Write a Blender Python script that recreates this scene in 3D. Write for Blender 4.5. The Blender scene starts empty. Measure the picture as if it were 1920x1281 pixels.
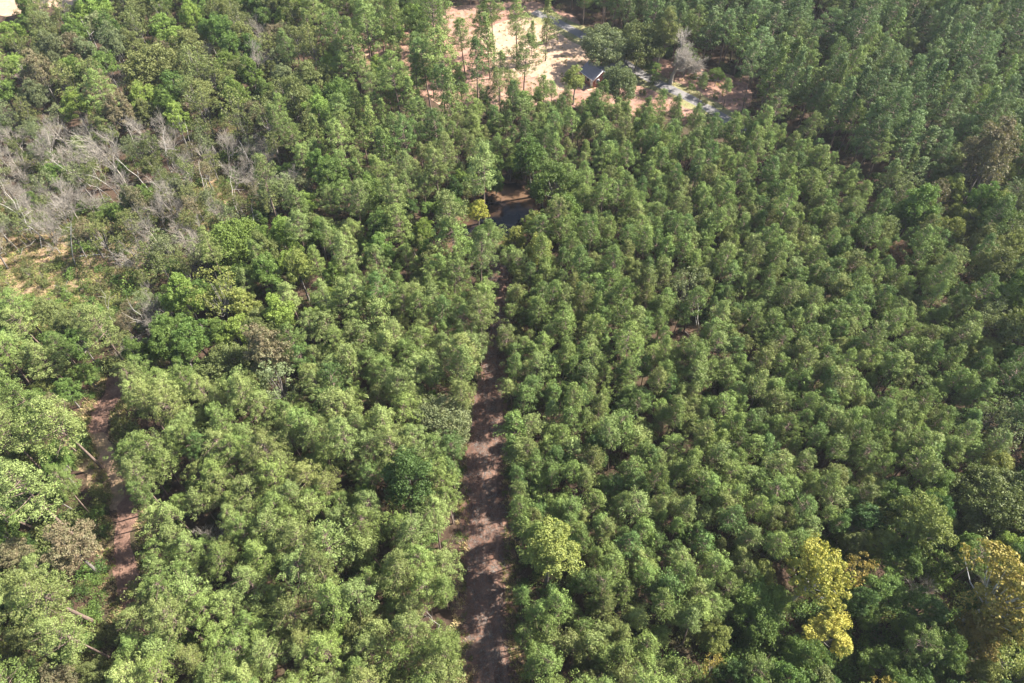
import bpy, math, random
import numpy as np
from mathutils import Vector

random.seed(7)
RNG = np.random.default_rng(7)
D2R = math.radians
S = bpy.context.scene
COL = S.collection

# ------------------------------------------------------------------ camera
HAZE = 0.00010
CAM_H, PITCH, FPX = 100.0, D2R(51.5), 1330.0
cam = bpy.data.cameras.new('camera')
cam.sensor_width = 36.0
cam.lens = FPX / 1920 * 36.0
cam.clip_end = 6000
camo = bpy.data.objects.new('camera', cam)
COL.objects.link(camo)
camo.location = (0, 0, CAM_H)
camo.rotation_euler = (math.pi / 2 - PITCH, 0, 0)
S.camera = camo

# ------------------------------------------------------------------ light
SUN_EL, SUN_AZ = D2R(45), D2R(74)          # azimuth clockwise from +Y
sdir = Vector((math.sin(SUN_AZ) * math.cos(SUN_EL), math.cos(SUN_AZ) * math.cos(SUN_EL), math.sin(SUN_EL)))
sun = bpy.data.lights.new('sun', 'SUN')
sun.energy = 5.0
sun.angle = D2R(0.5)
sun.color = (1.0, 0.955, 0.88)
suno = bpy.data.objects.new('sun', sun)
COL.objects.link(suno)
suno.rotation_euler = sdir.to_track_quat('Z', 'Y').to_euler()
suno.location = (0, 0, 150)
W = bpy.data.worlds.new('World')
S.world = W
W.use_nodes = True
nt = W.node_tree
sky = nt.nodes.new('ShaderNodeTexSky')
sky.sky_type = 'NISHITA'
sky.sun_disc = False
sky.sun_elevation = SUN_EL
sky.sun_rotation = SUN_AZ
sky.dust_density = 1.5
nt.links.new(sky.outputs[0], nt.nodes['Background'].inputs[0])
nt.nodes['Background'].inputs[1].default_value = 0.08
S.view_settings.view_transform = 'Standard'
S.view_settings.look = 'None'
S.view_settings.gamma = 1
S.view_settings.exposure = 2.02
S.view_settings.use_curve_mapping = False

# ------------------------------------------------------------------ photo geometry (pixels of the 1920 px photo <-> ground metres)
SP, CP = math.sin(PITCH), math.cos(PITCH)
def P(px, py, z=0.0):
    a, b = (px - 960) / FPX, (640.5 - py) / FPX
    d = (a, CP + b * SP, -SP + b * CP)
    t = (z - CAM_H) / d[2]
    return (d[0] * t, d[1] * t)
def proj(x, y, z):
    dz = z - CAM_H
    D = y * CP - dz * SP
    U = y * SP + dz * CP
    return 960 + FPX * x / D, 640.5 - FPX * U / D, D
def inpoly(x, y, poly):
    c = False
    j = len(poly) - 1
    for i in range(len(poly)):
        xi, yi = poly[i]; xj, yj = poly[j]
        if (yi > y) != (yj > y) and x < (xj - xi) * (y - yi) / (yj - yi) + xi:
            c = not c
        j = i
    return c
def polydist(x, y, pts):
    best = 1e9
    for (ax, ay), (bx, by) in zip(pts[:-1], pts[1:]):
        dx, dy = bx - ax, by - ay
        t = max(0, min(1, ((x - ax) * dx + (y - ay) * dy) / (dx * dx + dy * dy + 1e-9)))
        best = min(best, math.hypot(x - ax - t * dx, y - ay - t * dy))
    return best

# ------------------------------------------------------------------ materials
def mat(name):
    m = bpy.data.materials.new(name)
    m.use_nodes = True
    return m, m.node_tree, m.node_tree.nodes, m.node_tree.links
def mixrgb(n, mode='MIX', fac=None):
    x = n.new('ShaderNodeMixRGB'); x.blend_type = mode
    if fac is not None: x.inputs[0].default_value = fac
    return x
def ramp(n, stops):
    r = n.new('ShaderNodeValToRGB')
    e = r.color_ramp.elements
    e[0].position, e[0].color = stops[0][0], (*stops[0][1], 1)
    e[1].position, e[1].color = stops[-1][0], (*stops[-1][1], 1)
    for p, c in stops[1:-1]:
        q = e.new(p); q.color = (*c, 1)
    return r
def noise(n, l, coord, scale, detail=4, rough=0.6):
    t = n.new('ShaderNodeTexNoise')
    t.inputs['Scale'].default_value = scale
    t.inputs['Detail'].default_value = detail
    t.inputs['Roughness'].default_value = rough
    l.new(coord, t.inputs['Vector'])
    return t

def leaf_mat(name, col, alt, transl=0.28, alt_amt=0.5):
    m, t, n, l = mat(name)
    b = n['Principled BSDF']
    tc = n.new('ShaderNodeTexCoord'); oi = n.new('ShaderNodeObjectInfo')
    nz = noise(n, l, tc.outputs['Object'], 0.9, 3)
    nf = noise(n, l, tc.outputs['Object'], 9.0, 2, 0.8)
    r1 = ramp(n, [(0.38, (0, 0, 0)), (0.66, (1, 1, 1))]); l.new(nz.outputs[0], r1.inputs[0])
    k = n.new('ShaderNodeMath'); k.operation = 'MULTIPLY'; k.inputs[1].default_value = alt_amt
    l.new(r1.outputs[0], k.inputs[0])
    c1 = mixrgb(n); c1.inputs[1].default_value = (*col, 1); c1.inputs[2].default_value = (*alt, 1)
    l.new(k.outputs[0], c1.inputs[0])
    r2 = ramp(n, [(0.3, (0.66, 0.66, 0.66)), (0.7, (1.38, 1.38, 1.38))]); l.new(nf.outputs[0], r2.inputs[0])
    c2 = mixrgb(n, 'MULTIPLY', 1.0); l.new(c1.outputs[0], c2.inputs[1]); l.new(r2.outputs[0], c2.inputs[2])
    hs = n.new('ShaderNodeHueSaturation')
    mh = n.new('ShaderNodeMapRange'); mh.inputs[3].default_value = 0.488; mh.inputs[4].default_value = 0.510
    mv = n.new('ShaderNodeMapRange'); mv.inputs[3].default_value = 0.76; mv.inputs[4].default_value = 1.24
    wn = n.new('ShaderNodeTexWhiteNoise'); wn.noise_dimensions = '1D'; l.new(oi.outputs['Random'], wn.inputs['W'])
    l.new(oi.outputs['Random'], mh.inputs[0]); l.new(wn.outputs['Value'], mv.inputs[0])
    l.new(mh.outputs[0], hs.inputs['Hue']); l.new(mv.outputs[0], hs.inputs['Value'])
    l.new(c2.outputs[0], hs.inputs['Color'])
    l.new(hs.outputs[0], b.inputs['Base Color'])
    b.inputs['Roughness'].default_value = 0.55
    b.inputs['Specular IOR Level'].default_value = 0.2
    tr = n.new('ShaderNodeBsdfTranslucent')
    tg = mixrgb(n, 'MULTIPLY', 1.0); tg.inputs[2].default_value = (1.15, 1.25, 0.6, 1)
    l.new(hs.outputs[0], tg.inputs[1]); l.new(tg.outputs[0], tr.inputs[0])
    ms = n.new('ShaderNodeMixShader'); ms.inputs[0].default_value = transl
    l.new(b.outputs[0], ms.inputs[1]); l.new(tr.outputs[0], ms.inputs[2])
    l.new(ms.outputs[0], n['Material Output'].inputs[0])
    return m

TONES = {
    'pine_pale':   ((0.173, 0.211, 0.065), (0.124, 0.168, 0.049)),
    'pine_mid':    ((0.128, 0.176, 0.045), (0.162, 0.205, 0.052)),
    'pine_deep':   ((0.083, 0.130, 0.035), (0.111, 0.161, 0.039)),
    'pine_olive':  ((0.150, 0.168, 0.050), (0.110, 0.143, 0.040)),
    'pine_blue':   ((0.094, 0.139, 0.047), (0.123, 0.167, 0.053)),
    'green':       ((0.086, 0.139, 0.031), (0.132, 0.181, 0.041)),
    'bright':      ((0.135, 0.195, 0.038), (0.170, 0.222, 0.047)),
    'yellowgreen': ((0.200, 0.215, 0.052), (0.140, 0.168, 0.048)),
    'yellow':      ((0.340, 0.305, 0.060), (0.210, 0.225, 0.050)),
    'gold':        ((0.310, 0.235, 0.058), (0.200, 0.185, 0.050)),
    'olive':       ((0.135, 0.147, 0.048), (0.106, 0.129, 0.040)),
    'brown':       ((0.165, 0.130, 0.075), (0.125, 0.128, 0.058)),
    'greygreen':   ((0.126, 0.149, 0.068), (0.155, 0.168, 0.071)),
    'dark':        ((0.051, 0.090, 0.025), (0.069, 0.118, 0.029)),
    'russet':      ((0.230, 0.125, 0.085), (0.150, 0.110, 0.060)),
}
MAT = {k: leaf_mat('foliage_' + k, *v, transl=0.15 if k.startswith('pine') else 0.25, alt_amt=0.55 if k.startswith('pine') else 0.85) for k, v in TONES.items()}

def bark_mat(name, a, b_, scale=3.0):
    m, t, n, l = mat(name)
    b = n['Principled BSDF']
    tc = n.new('ShaderNodeTexCoord')
    nz = noise(n, l, tc.outputs['Object'], scale, 5, 0.7)
    r = ramp(n, [(0.35, a), (0.65, b_)]); l.new(nz.outputs[0], r.inputs[0])
    l.new(r.outputs[0], b.inputs['Base Color']); b.inputs['Roughness'].default_value = 0.9
    return m
MAT['bark'] = bark_mat('bark_pine', (0.10, 0.065, 0.05), (0.21, 0.15, 0.115))
MAT['bark_grey'] = bark_mat('bark_grey', (0.11, 0.095, 0.08), (0.22, 0.195, 0.17))
MAT['bark_pale'] = bark_mat('bark_weathered', (0.22, 0.20, 0.17), (0.42, 0.385, 0.34))
MAT['bark_white'] = bark_mat('bark_sycamore', (0.28, 0.265, 0.23), (0.50, 0.48, 0.43))
MAT['twig'] = bark_mat('twig_grey', (0.18, 0.155, 0.125), (0.33, 0.29, 0.235))

def soil_mat(name, stops, big, fine, bump=0.25, litter=None):
    m, t, n, l = mat(name)
    b = n['Principled BSDF']
    tc = n.new('ShaderNodeTexCoord')
    nb = noise(n, l, tc.outputs['Object'], big, 6, 0.65)
    r = ramp(n, stops); l.new(nb.outputs[0], r.inputs[0])
    nf = noise(n, l, tc.outputs['Object'], fine, 6, 0.75)
    rf = ramp(n, [(0.3, (0.6, 0.6, 0.6)), (0.7, (1.35, 1.35, 1.35))]); l.new(nf.outputs[0], rf.inputs[0])
    c = mixrgb(n, 'MULTIPLY', 1.0); l.new(r.outputs[0], c.inputs[1]); l.new(rf.outputs[0], c.inputs[2])
    out = c.outputs[0]
    if litter:
        nl = noise(n, l, tc.outputs['Object'], litter[1], 5, 0.7)
        rl = ramp(n, [(litter[2], (0, 0, 0)), (litter[2] + 0.09, (1, 1, 1))]); l.new(nl.outputs[0], rl.inputs[0])
        c2 = mixrgb(n); l.new(rl.outputs[0], c2.inputs[0]); l.new(out, c2.inputs[1]); c2.inputs[2].default_value = (*litter[0], 1)
        out = c2.outputs[0]
    l.new(out, b.inputs['Base Color'])
    b.inputs['Roughness'].default_value = 0.95
    b.inputs['Specular IOR Level'].default_value = 0.15
    bp = n.new('ShaderNodeBump'); bp.inputs['Strength'].default_value = bump; bp.inputs['Distance'].default_value = 0.3
    l.new(nf.outputs[0], bp.inputs['Height']); l.new(bp.outputs[0], b.inputs['Normal'])
    return m
MAT['floor'] = soil_mat('forest_floor', [(0.3, (0.034, 0.024, 0.016)), (0.5, (0.062, 0.038, 0.025)), (0.7, (0.045, 0.046, 0.020))], 0.15, 1.3, 0.4)
MAT['lane'] = soil_mat('lane_dirt', [(0.3, (0.06, 0.032, 0.024)), (0.5, (0.115, 0.063, 0.044)), (0.7, (0.19, 0.11, 0.075))], 0.35, 2.2, 0.4, ((0.065, 0.045, 0.032), 1.6, 0.54))
MAT['clay'] = soil_mat('clay_clearing', [(0.3, (0.18, 0.092, 0.066)), (0.5, (0.25, 0.145, 0.105)), (0.7, (0.26, 0.17, 0.12))], 0.10, 0.8, 0.3, ((0.22, 0.13, 0.075), 0.55, 0.56))
MAT['dry'] = soil_mat('dry_grass_clearing', [(0.3, (0.26, 0.165, 0.11)), (0.5, (0.31, 0.215, 0.145)), (0.7, (0.34, 0.245, 0.165))], 0.12, 0.9, 0.3, ((0.23, 0.14, 0.09), 0.4, 0.6))
MAT['scrub'] = soil_mat('scrub_ground', [(0.3, (0.13, 0.115, 0.05)), (0.5, (0.22, 0.15, 0.09)), (0.7, (0.28, 0.18, 0.12))], 0.18, 1.5, 0.5, ((0.12, 0.10, 0.055), 0.45, 0.56))
MAT['verge'] = soil_mat('verge_grass', [(0.3, (0.14, 0.15, 0.055)), (0.7, (0.23, 0.19, 0.10))], 0.3, 2.5, 0.4)
MAT['road'] = soil_mat('worn_asphalt', [(0.3, (0.135, 0.125, 0.12)), (0.7, (0.19, 0.175, 0.165))], 0.5, 4, 0.1)
MAT['bank'] = soil_mat('pond_mud', [(0.3, (0.07, 0.04, 0.025)), (0.7, (0.16, 0.09, 0.055))], 0.5, 2.5, 0.5)

def water_mat():
    m, t, n, l = mat('pond_water')
    b = n['Principled BSDF']
    tc = n.new('ShaderNodeTexCoord')
    nb = noise(n, l, tc.outputs['Object'], 0.13, 3, 0.5)
    r = ramp(n, [(0.42, (0.006, 0.006, 0.008)), (0.52, (0.035, 0.021, 0.014)), (0.64, (0.10, 0.06, 0.036))])
    l.new(nb.outputs[0], r.inputs[0]); l.new(r.outputs[0], b.inputs['Base Color'])
    b.inputs['Roughness'].default_value = 0.04
    b.inputs['IOR'].default_value = 1.33
    b.inputs['Specular IOR Level'].default_value = 0.3
    nf = noise(n, l, tc.outputs['Object'], 2.0, 3, 0.5)
    bp = n.new('ShaderNodeBump'); bp.inputs['Strength'].default_value = 0.05; bp.inputs['Distance'].default_value = 0.1
    l.new(nf.outputs[0], bp.inputs['Height']); l.new(bp.outputs[0], b.inputs['Normal'])
    return m
MAT['water'] = water_mat()
def plain(name, col, rough=0.7, var=0.25, scale=4):
    m, t, n, l = mat(name)
    b = n['Principled BSDF']
    tc = n.new('ShaderNodeTexCoord'); nz = noise(n, l, tc.outputs['Object'], scale, 5, 0.7)
    r = ramp(n, [(0.3, tuple(c * (1 - var) for c in col)), (0.7, tuple(min(1, c * (1 + var)) for c in col))])
    l.new(nz.outputs[0], r.inputs[0]); l.new(r.outputs[0], b.inputs['Base Color'])
    b.inputs['Roughness'].default_value = rough
    return m
MAT['shingle'] = plain('grey_shingle', (0.19, 0.18, 0.20), 0.85, 0.2, 3)
MAT['trim'] = plain('white_trim', (0.72, 0.70, 0.67), 0.5, 0.08)
MAT['brick'] = plain('red_brick_wall', (0.24, 0.10, 0.07), 0.9, 0.3, 6)
MAT['glass'] = plain('window_glass', (0.03, 0.035, 0.04), 0.1, 0.1)
MAT['wood'] = plain('tan_boards', (0.42, 0.26, 0.16), 0.8, 0.2)

# ------------------------------------------------------------------ mesh helpers
def mesh_from(name, V, F, mats, midx=None):
    """V (n,3) array, F list of arrays [(m,k)] with equal k per array"""
    me = bpy.data.meshes.new(name)
    V = np.asarray(V, dtype=np.float32)
    loops, starts, tot = [], [], 0
    for f in F:
        f = np.asarray(f, dtype=np.int32)
        if len(f) == 0: continue
        starts.append(tot + np.arange(len(f), dtype=np.int32) * f.shape[1])
        loops.append(f.ravel()); tot += f.size
    loops = np.concatenate(loops); starts = np.concatenate(starts)
    me.vertices.add(len(V)); me.vertices.foreach_set('co', V.ravel())
    me.loops.add(len(loops)); me.loops.foreach_set('vertex_index', loops)
    me.polygons.add(len(starts)); me.polygons.foreach_set('loop_start', starts)
    for m in mats: me.materials.append(m)
    if midx is not None: me.polygons.foreach_set('material_index', np.asarray(midx, dtype=np.int32))
    me.update(calc_edges=True)
    return me

class Tubes:
    def __init__(s): s.V = []; s.F = []; s.n = 0
    def add(s, pts, rad, sides=5):
        pts = np.asarray(pts, float); k = len(pts)
        a = np.arange(sides) * 2 * np.pi / sides
        rows = []
        for i in range(k):
            d = pts[min(i + 1, k - 1)] - pts[max(i - 1, 0)]
            d /= np.linalg.norm(d) + 1e-9
            u = np.cross(d, (0.31, 0.77, 0.13)); u /= np.linalg.norm(u) + 1e-9
            w = np.cross(d, u)
            rows.append(pts[i] + rad[i] * (np.cos(a)[:, None] * u + np.sin(a)[:, None] * w))
        s.V.append(np.concatenate(rows))
        q = []
        for i in range(k - 1):
            for j in range(sides):
                j2 = (j + 1) % sides
                q.append((s.n + i * sides + j, s.n + i * sides + j2, s.n + (i + 1) * sides + j2, s.n + (i + 1) * sides + j))
        s.F += q; s.n += k * sides
    def mesh(s, name, m):
        return mesh_from(name, np.concatenate(s.V), [np.array(s.F)], [m])

def leaves(C, N, L, Wd, rng):
    """rhombic leaf faces at C with normals N"""
    n = len(C)
    N = N / (np.linalg.norm(N, axis=1, keepdims=True) + 1e-9)
    T = np.cross(N, rng.normal(size=(n, 3))); T /= np.linalg.norm(T, axis=1, keepdims=True) + 1e-9
    B = np.cross(N, T)
    l = (L * rng.uniform(0.7, 1.3, (n, 1))) / 2; w = (Wd * rng.uniform(0.7, 1.3, (n, 1))) / 2
    V = np.stack([C - T * l, C + B * w - N * w * 0.3, C + T * l, C - B * w - N * w * 0.3], axis=1).reshape(-1, 3)
    F = np.arange(n * 4).reshape(n, 4)
    return V, F
def sphere(n, rng, zmin=-1.0):
    d = rng.normal(size=(int(n * 3) + 20, 3)); d /= np.linalg.norm(d, axis=1, keepdims=True)
    d = d[d[:, 2] > zmin]
    return d[:n]

def tuft_cloud(cent, rad, per, L, Wd, rng, zmin=-0.45, jit=0.42, axis=None):
    m = len(cent)
    d = np.concatenate([sphere(per, rng, zmin) for _ in range(m)])
    c = np.repeat(cent, per, axis=0); r = np.repeat(rad, per)[:, None]
    C = c + d * r * (0.74 + 0.36 * rng.random((len(d), 1)) ** 0.6) * np.array([1, 1, 0.85])
    N = d + rng.normal(size=d.shape) * jit
    return leaves(C, N, L, Wd, rng)

# ---- pine: straight trunk, whorled limbs, needle tufts at the limb ends
def pine(seed, H, R, z0, ntw, per, tr, L, Wd, top_pow=1.5, bark='bark'):
    rng = np.random.default_rng(seed)
    T = Tubes()
    bend = rng.normal(size=2) * 0.25
    def axis(z): return np.array([bend[0] * (z / H) ** 2, bend[1] * (z / H) ** 2, z])
    zs = np.linspace(0, H * 0.97, 7)
    T.add([axis(z) for z in zs], [max(0.02, 0.021 * H * 0.6 * (1 - 0.9 * z / H)) for z in zs], 6)
    cents, rads = [], []
    z = z0
    while z < H * 0.96:
        f = (z - z0) / (H - z0)
        prof = R * (1 - f ** top_pow) * (0.55 + 0.45 * min(1, f * 4 + 0.35)) + 0.25
        nb = rng.integers(3, 6)
        a0 = rng.uniform(0, 6.28)
        for k in range(nb):
            a = a0 + k * 6.283 / nb + rng.normal() * 0.35
            ln = prof * rng.uniform(0.5, 1.25) * (1 + 0.22 * math.sin(a + seed))
            rise = rng.uniform(0.1, 0.55) * ln + 0.1
            p0 = axis(z); dr = np.array([math.cos(a), math.sin(a), 0])
            pts = [p0, p0 + dr * ln * 0.5 + np.array([0, 0, rise * 0.3]), p0 + dr * ln + np.array([0, 0, rise])]
            T.add(pts, [0.045 + 0.008 * ln, 0.03, 0.012], 3)
            side = np.array([-dr[1], dr[0], 0])
            nt_ = max(2, int(ntw * (0.35 + ln / R)))
            for q in range(nt_):
                t = rng.uniform(0.42, 1.05)
                base = p0 + dr * ln * t + np.array([0, 0, rise * t * t])
                off = side * rng.normal() * ln * 0.26 + np.array([0, 0, rng.uniform(-0.05, 0.35)])
                cents.append(base + off); rads.append(tr * rng.uniform(0.7, 1.25))
        z += rng.uniform(0.35, 0.62) * (H / 14)
    for q in range(int(ntw * 2.5)):
        cents.append(axis(H * 0.965) + rng.normal(size=3) * np.array([.22, .22, .28])); rads.append(tr * 0.9)
    V, F = tuft_cloud(np.array(cents), np.array(rads), per, L, Wd, rng)
    return V, F, T, bark

# ---- broadleaf: forking limbs carrying many leafy lobes with gaps between
def broadleaf(seed, H, R, z0, nlobe, per, lr, L, Wd, bark='bark_grey', flat=1.0, sparse=1.0, tubes=True, multi=1):
    rng = np.random.default_rng(seed)
    T = Tubes()
    zc = (z0 + H) / 2; hz = (H - z0) / 2
    lean = rng.normal(size=2) * 0.3
    fork = np.array([lean[0], lean[1], z0 + hz * 0.35])
    for s in range(multi):
        o = rng.normal(size=2) * (0.25 if multi > 1 else 0)
        T.add([(o[0], o[1], 0), (o[0] + lean[0] * .4, o[1] + lean[1] * .4, z0 * 0.6), fork], [0.02 * H, 0.015 * H, 0.011 * H], 6)
    # lumpy envelope
    dirs = sphere(nlobe, rng, -0.55)
    ph = rng.uniform(0, 6.28, 4)
    cents = []
    for d in dirs:
        az = math.atan2(d[1], d[0])
        lump = 1 + 0.16 * math.sin(2 * az + ph[0]) + 0.12 * math.sin(3 * az + ph[1]) + 0.1 * math.sin(5 * az + 3 * d[2] + ph[2])
        k = rng.uniform(0.72, 1.0) if rng.random() < 0.8 else rng.uniform(0.35, 0.7)
        cents.append(np.array([d[0] * R * lump * k + lean[0], d[1] * R * lump * k + lean[1], zc + d[2] * hz * k * flat]))
    cents = np.array(cents)
    rads = lr * rng.uniform(0.65, 1.3, len(cents))
    for c in cents[::2]:
        mid = fork * 0.45 + c * 0.55 + np.array([0, 0, -0.15 * hz])
        T.add([fork, mid, c], [0.006 * H, 0.004 * H, 0.012], 4)
    # sub clumps on each lobe
    sub, sr = [], []
    for c, r in zip(cents, rads):
        m = 7
        dd = sphere(m, rng, -0.5)
        for q in dd:
            if rng.random() < sparse:
                sub.append(c + q * r * 0.75); sr.append(r * rng.uniform(0.32, 0.52))
    V, F = tuft_cloud(np.array(sub), np.array(sr), per, L, Wd, rng, -0.5, 0.6)
    return V, F, T, bark

# ---- bare tree: recursive grey twigs
def bare(seed, H, spread, levels=4, lean=0.1, r0=0.16, broken=0.0, up=0.55, kids=(3, 4), first=0.35):
    rng = np.random.default_rng(seed)
    T = Tubes()
    def grow(p, d, ln, r, lev):
        d = d / np.linalg.norm(d)
        e1 = p + d * ln * 0.5 + rng.normal(size=3) * ln * 0.05
        e2 = p + d * ln + rng.normal(size=3) * ln * 0.07
        T.add([p, e1, e2], [r, r * 0.8, r * 0.6 if lev > 0 else 0.010], 5 if lev > 2 else 3)
        if lev == 0: return
        for k in range(rng.integers(kids[0], kids[1] + 1)):
            if rng.random() < broken: continue
            t = rng.uniform(0.35, 1.0); b = p + (e2 - p) * t
            nd = d * up + rng.normal(size=3) * spread
            nd[2] += 0.12
            grow(b, nd, ln * rng.uniform(0.5, 0.8), r * 0.52, lev - 1)
        grow(e2, d + rng.normal(size=3) * 0.22, ln * rng.uniform(0.6, 0.85), r * 0.6, lev - 1)
    d0 = np.array([rng.normal() * lean, rng.normal() * lean, 1.0])
    grow(np.zeros(3), d0, H * first, r0, levels)
    k = H / max(v[:, 2].max() for v in T.V)
    T.V = [v * k for v in T.V]
    return T

def shrub(seed, R, H, nlobe, per, L, Wd, sparse=1.0):
    rng = np.random.default_rng(seed)
    T = Tubes()
    d = sphere(nlobe, rng, -0.1)
    ph = rng.uniform(0, 6.28)
    k = rng.uniform(0.45, 1.05, (len(d), 1))
    az = np.arctan2(d[:, 1], d[:, 0])
    lump = (1 + 0.25 * np.sin(2 * az + ph) + 0.15 * np.sin(5 * az))[:, None]
    C = d * k * lump * np.array([R, R, H * 0.72]) + np.array([0, 0, H * 0.22])
    for c in C[::2]:
        T.add([(0, 0, 0), c * 0.6 * np.array([.6, .6, 1]), c], [0.03, 0.02, 0.008], 3)
    V, F = tuft_cloud(C, R * 0.33 * rng.uniform(0.6, 1.3, len(C)), per, L, Wd, rng, -0.5, 0.7)
    keep = rng.random(len(F)) < sparse
    return V, F[keep], T, 'bark_grey'

# prototypes ---------------------------------------------------------
PROTO = {}     # kind -> list of (crown mesh or None, trunk mesh, H)
def reg(kind, res, H):
    V, F, T, bark = res
    i = len(PROTO.setdefault(kind, []))
    cm = mesh_from(kind + '_crown', V, [F], [MAT['green']]) if V is not None else None
    tm = T.mesh(kind + '_trunk', MAT[bark]) if T is not None else None
    PROTO[kind].append((cm, tm, H))
pr = np.random.default_rng(77)
for i in range(12):
    H = pr.uniform(9.4, 12.0)
    reg('young', pine(100 + i, H, pr.uniform(1.4, 2.0), H * pr.uniform(.5, .62), 3, 32, 0.36, 0.17, 0.095, pr.uniform(0.95, 1.9)), H)
for i in range(10):
    H = pr.uniform(13.5, 17)
    reg('mature', pine(200 + i, H, pr.uniform(2.3, 3.1), H * pr.uniform(.42, .56), 3, 54, 0.45, 0.185, 0.105, pr.uniform(1.4, 2.6)), H)
for i in range(4):
    H = [14.5, 15.5, 14, 15][i]
    reg('slim', pine(250 + i, H, 2.1, H * 0.32, 3, 18, 0.42, 0.28, 0.16, 1.3), H)
for i in range(7):
    H = [12, 13, 11.5, 12.5, 11, 13.5, 12][i]
    reg('broad', broadleaf(300 + i, H, [2.9, 2.6, 3.2, 2.7, 3.0, 2.5, 2.8][i], H * 0.3, 52, 46, 0.95, 0.21, 0.15, flat=1.0), H)
for i in range(4):
    H = [13, 12, 12.5, 14][i]
    reg('thin', broadleaf(340 + i, H, [2.5, 2.9, 2.3, 2.8][i], H * 0.3, 40, 14, 0.95, 0.26, 0.18, sparse=0.6), H)
for i in range(3):
    reg('oak', broadleaf(360 + i, 10, 5.0, 1.8, 125, 30, 1.15, 0.26, 0.19, flat=0.95), 10)
for i in range(2):
    reg('sycamore', broadleaf(370 + i, 15, 3.6, 4.0, 64, 34, 1.05, 0.28, 0.21, bark='bark_white', sparse=0.75), 15)
for i in range(6):
    reg('shrub', shrub(400 + i, 1.5, 2.4, 34, 22, 0.24, 0.15), 2.4)
for i in range(3):
    reg('thicket', shrub(420 + i, 1.7, 2.6, 30, 12, 0.22, 0.13, 0.75), 2.6)
for i in range(6):
    PROTO.setdefault('bare', []).append((None, bare(500 + i, 11.5, 0.34, 5, 0.06, 0.13, 0.06, 0.72, (3, 4), 0.27).mesh('bare_trunk', MAT['twig']), 11.5))
for i in range(6):
    PROTO.setdefault('snag', []).append((None, bare(520 + i, 11, 0.5, 2, 0.14, 0.12, 0.4, 0.45, (1, 3), 0.5).mesh('snag_trunk', MAT['bark_pale']), 11))
PROTO['bigdead'] = [(None, bare(541, 15, 0.46, 6, 0.03, 0.36, 0.0, 0.66, (3, 4), 0.2).mesh('bigdead_trunk', MAT['twig']), 15)]

# ------------------------------------------------------------------ setting: ground sheets
def struct(name, me, label=None, z=0.0):
    o = bpy.data.objects.new(name, me); COL.objects.link(o); o.location.z = z
    o['kind'] = 'structure'
    if label: o['label'] = label
    return o
def smooth_poly(pts, n=6, rag=0.3, seed=0, closed=True):
    r = random.Random(seed); out = []
    k = len(pts)
    rng_ = range(k) if closed else range(k - 1)
    for i in rng_:
        p0 = pts[(i - 1) % k] if closed or i > 0 else pts[0]; p1 = pts[i]; p2 = pts[(i + 1) % k]
        p3 = pts[(i + 2) % k] if closed or i + 2 < k else pts[-1]
        for j in range(n):
            t = j / n
            q = [0.5 * (2 * b + (c - a) * t + (2 * a - 5 * b + 4 * c - d) * t * t + (3 * b - a - 3 * c + d) * t ** 3)
                 for a, b, c, d in zip(p0, p1, p2, p3)]
            out.append((q[0] + r.gauss(0, rag), q[1] + r.gauss(0, rag)))
    if not closed: out.append(pts[-1])
    return out
def sheet(name, poly, m, z, label=None):
    V = [(x, y, 0) for x, y in poly]
    me = bpy.data.meshes.new(name)
    import bmesh
    bm = bmesh.new()
    f = bm.faces.new([bm.verts.new(v) for v in V])
    bmesh.ops.triangulate(bm, faces=[f])
    for f in bm.faces:
        if f.normal.z < 0: f.normal_flip()
    bm.to_mesh(me); bm.free()
    me.materials.append(m)
    return struct(name, me, label, z)

gx = np.concatenate([[-3000, -1200], np.linspace(-260, 260, 105), [1200, 3000]])
gy = np.concatenate([[-3000, -800], np.linspace(-40, 360, 81), [1200, 4000]])
GX, GY = np.meshgrid(gx, gy)
V = np.stack([GX.ravel(), GY.ravel(), np.zeros(GX.size)], 1)
nx = len(gx)
F = np.array([(j * nx + i, j * nx + i + 1, (j + 1) * nx + i + 1, (j + 1) * nx + i) for j in range(len(gy) - 1) for i in range(nx - 1)])
struct('ground', mesh_from('ground', V, [F], [MAT['floor']]), 'reddish brown pine litter floor beneath the forest')

def ribbon(mid, w, seed, rag=0.15, n=4):
    m = smooth_poly(mid, n, 0.0, seed, False); r = random.Random(seed)
    L, R = [], []
    for i, p in enumerate(m):
        a = m[max(0, i - 1)]; b = m[min(len(m) - 1, i + 1)]
        d = math.hypot(b[0] - a[0], b[1] - a[1]); nx_, ny_ = -(b[1] - a[1]) / d, (b[0] - a[0]) / d
        ww = w / 2 + r.gauss(0, rag)
        L.append((p[0] + nx_ * ww, p[1] + ny_ * ww)); ww = w / 2 + r.gauss(0, rag)
        R.append((p[0] - nx_ * ww, p[1] - ny_ * ww))
    return L + R[::-1]
LANE_L = [(880, 1400), (872, 1281), (854, 1200), (848, 1100), (862, 1000), (862, 900), (878, 800), (900, 700), (918, 620), (926, 560), (920, 490)]
LANE_R = [(985, 1400), (982, 1281), (975, 1200), (970, 1100), (962, 1000), (954, 900), (952, 800), (952, 700), (956, 620), (954, 560), (950, 495)]
lane_l = smooth_poly([P(*p) for p in LANE_L], 5, 0.12, 1, False)
lane_r = smooth_poly([P(*p) for p in LANE_R], 5, 0.12, 2, False)
lane_poly = lane_l + lane_r[::-1]
lane_mid = [((a[0] + b[0]) / 2, (a[1] + b[1]) / 2) for a, b in zip(lane_l, lane_r)]
sheet('dirt_lane', lane_poly, MAT['lane'], 0.008, 'straight reddish dirt lane cut through the pines up to the pond')
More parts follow.
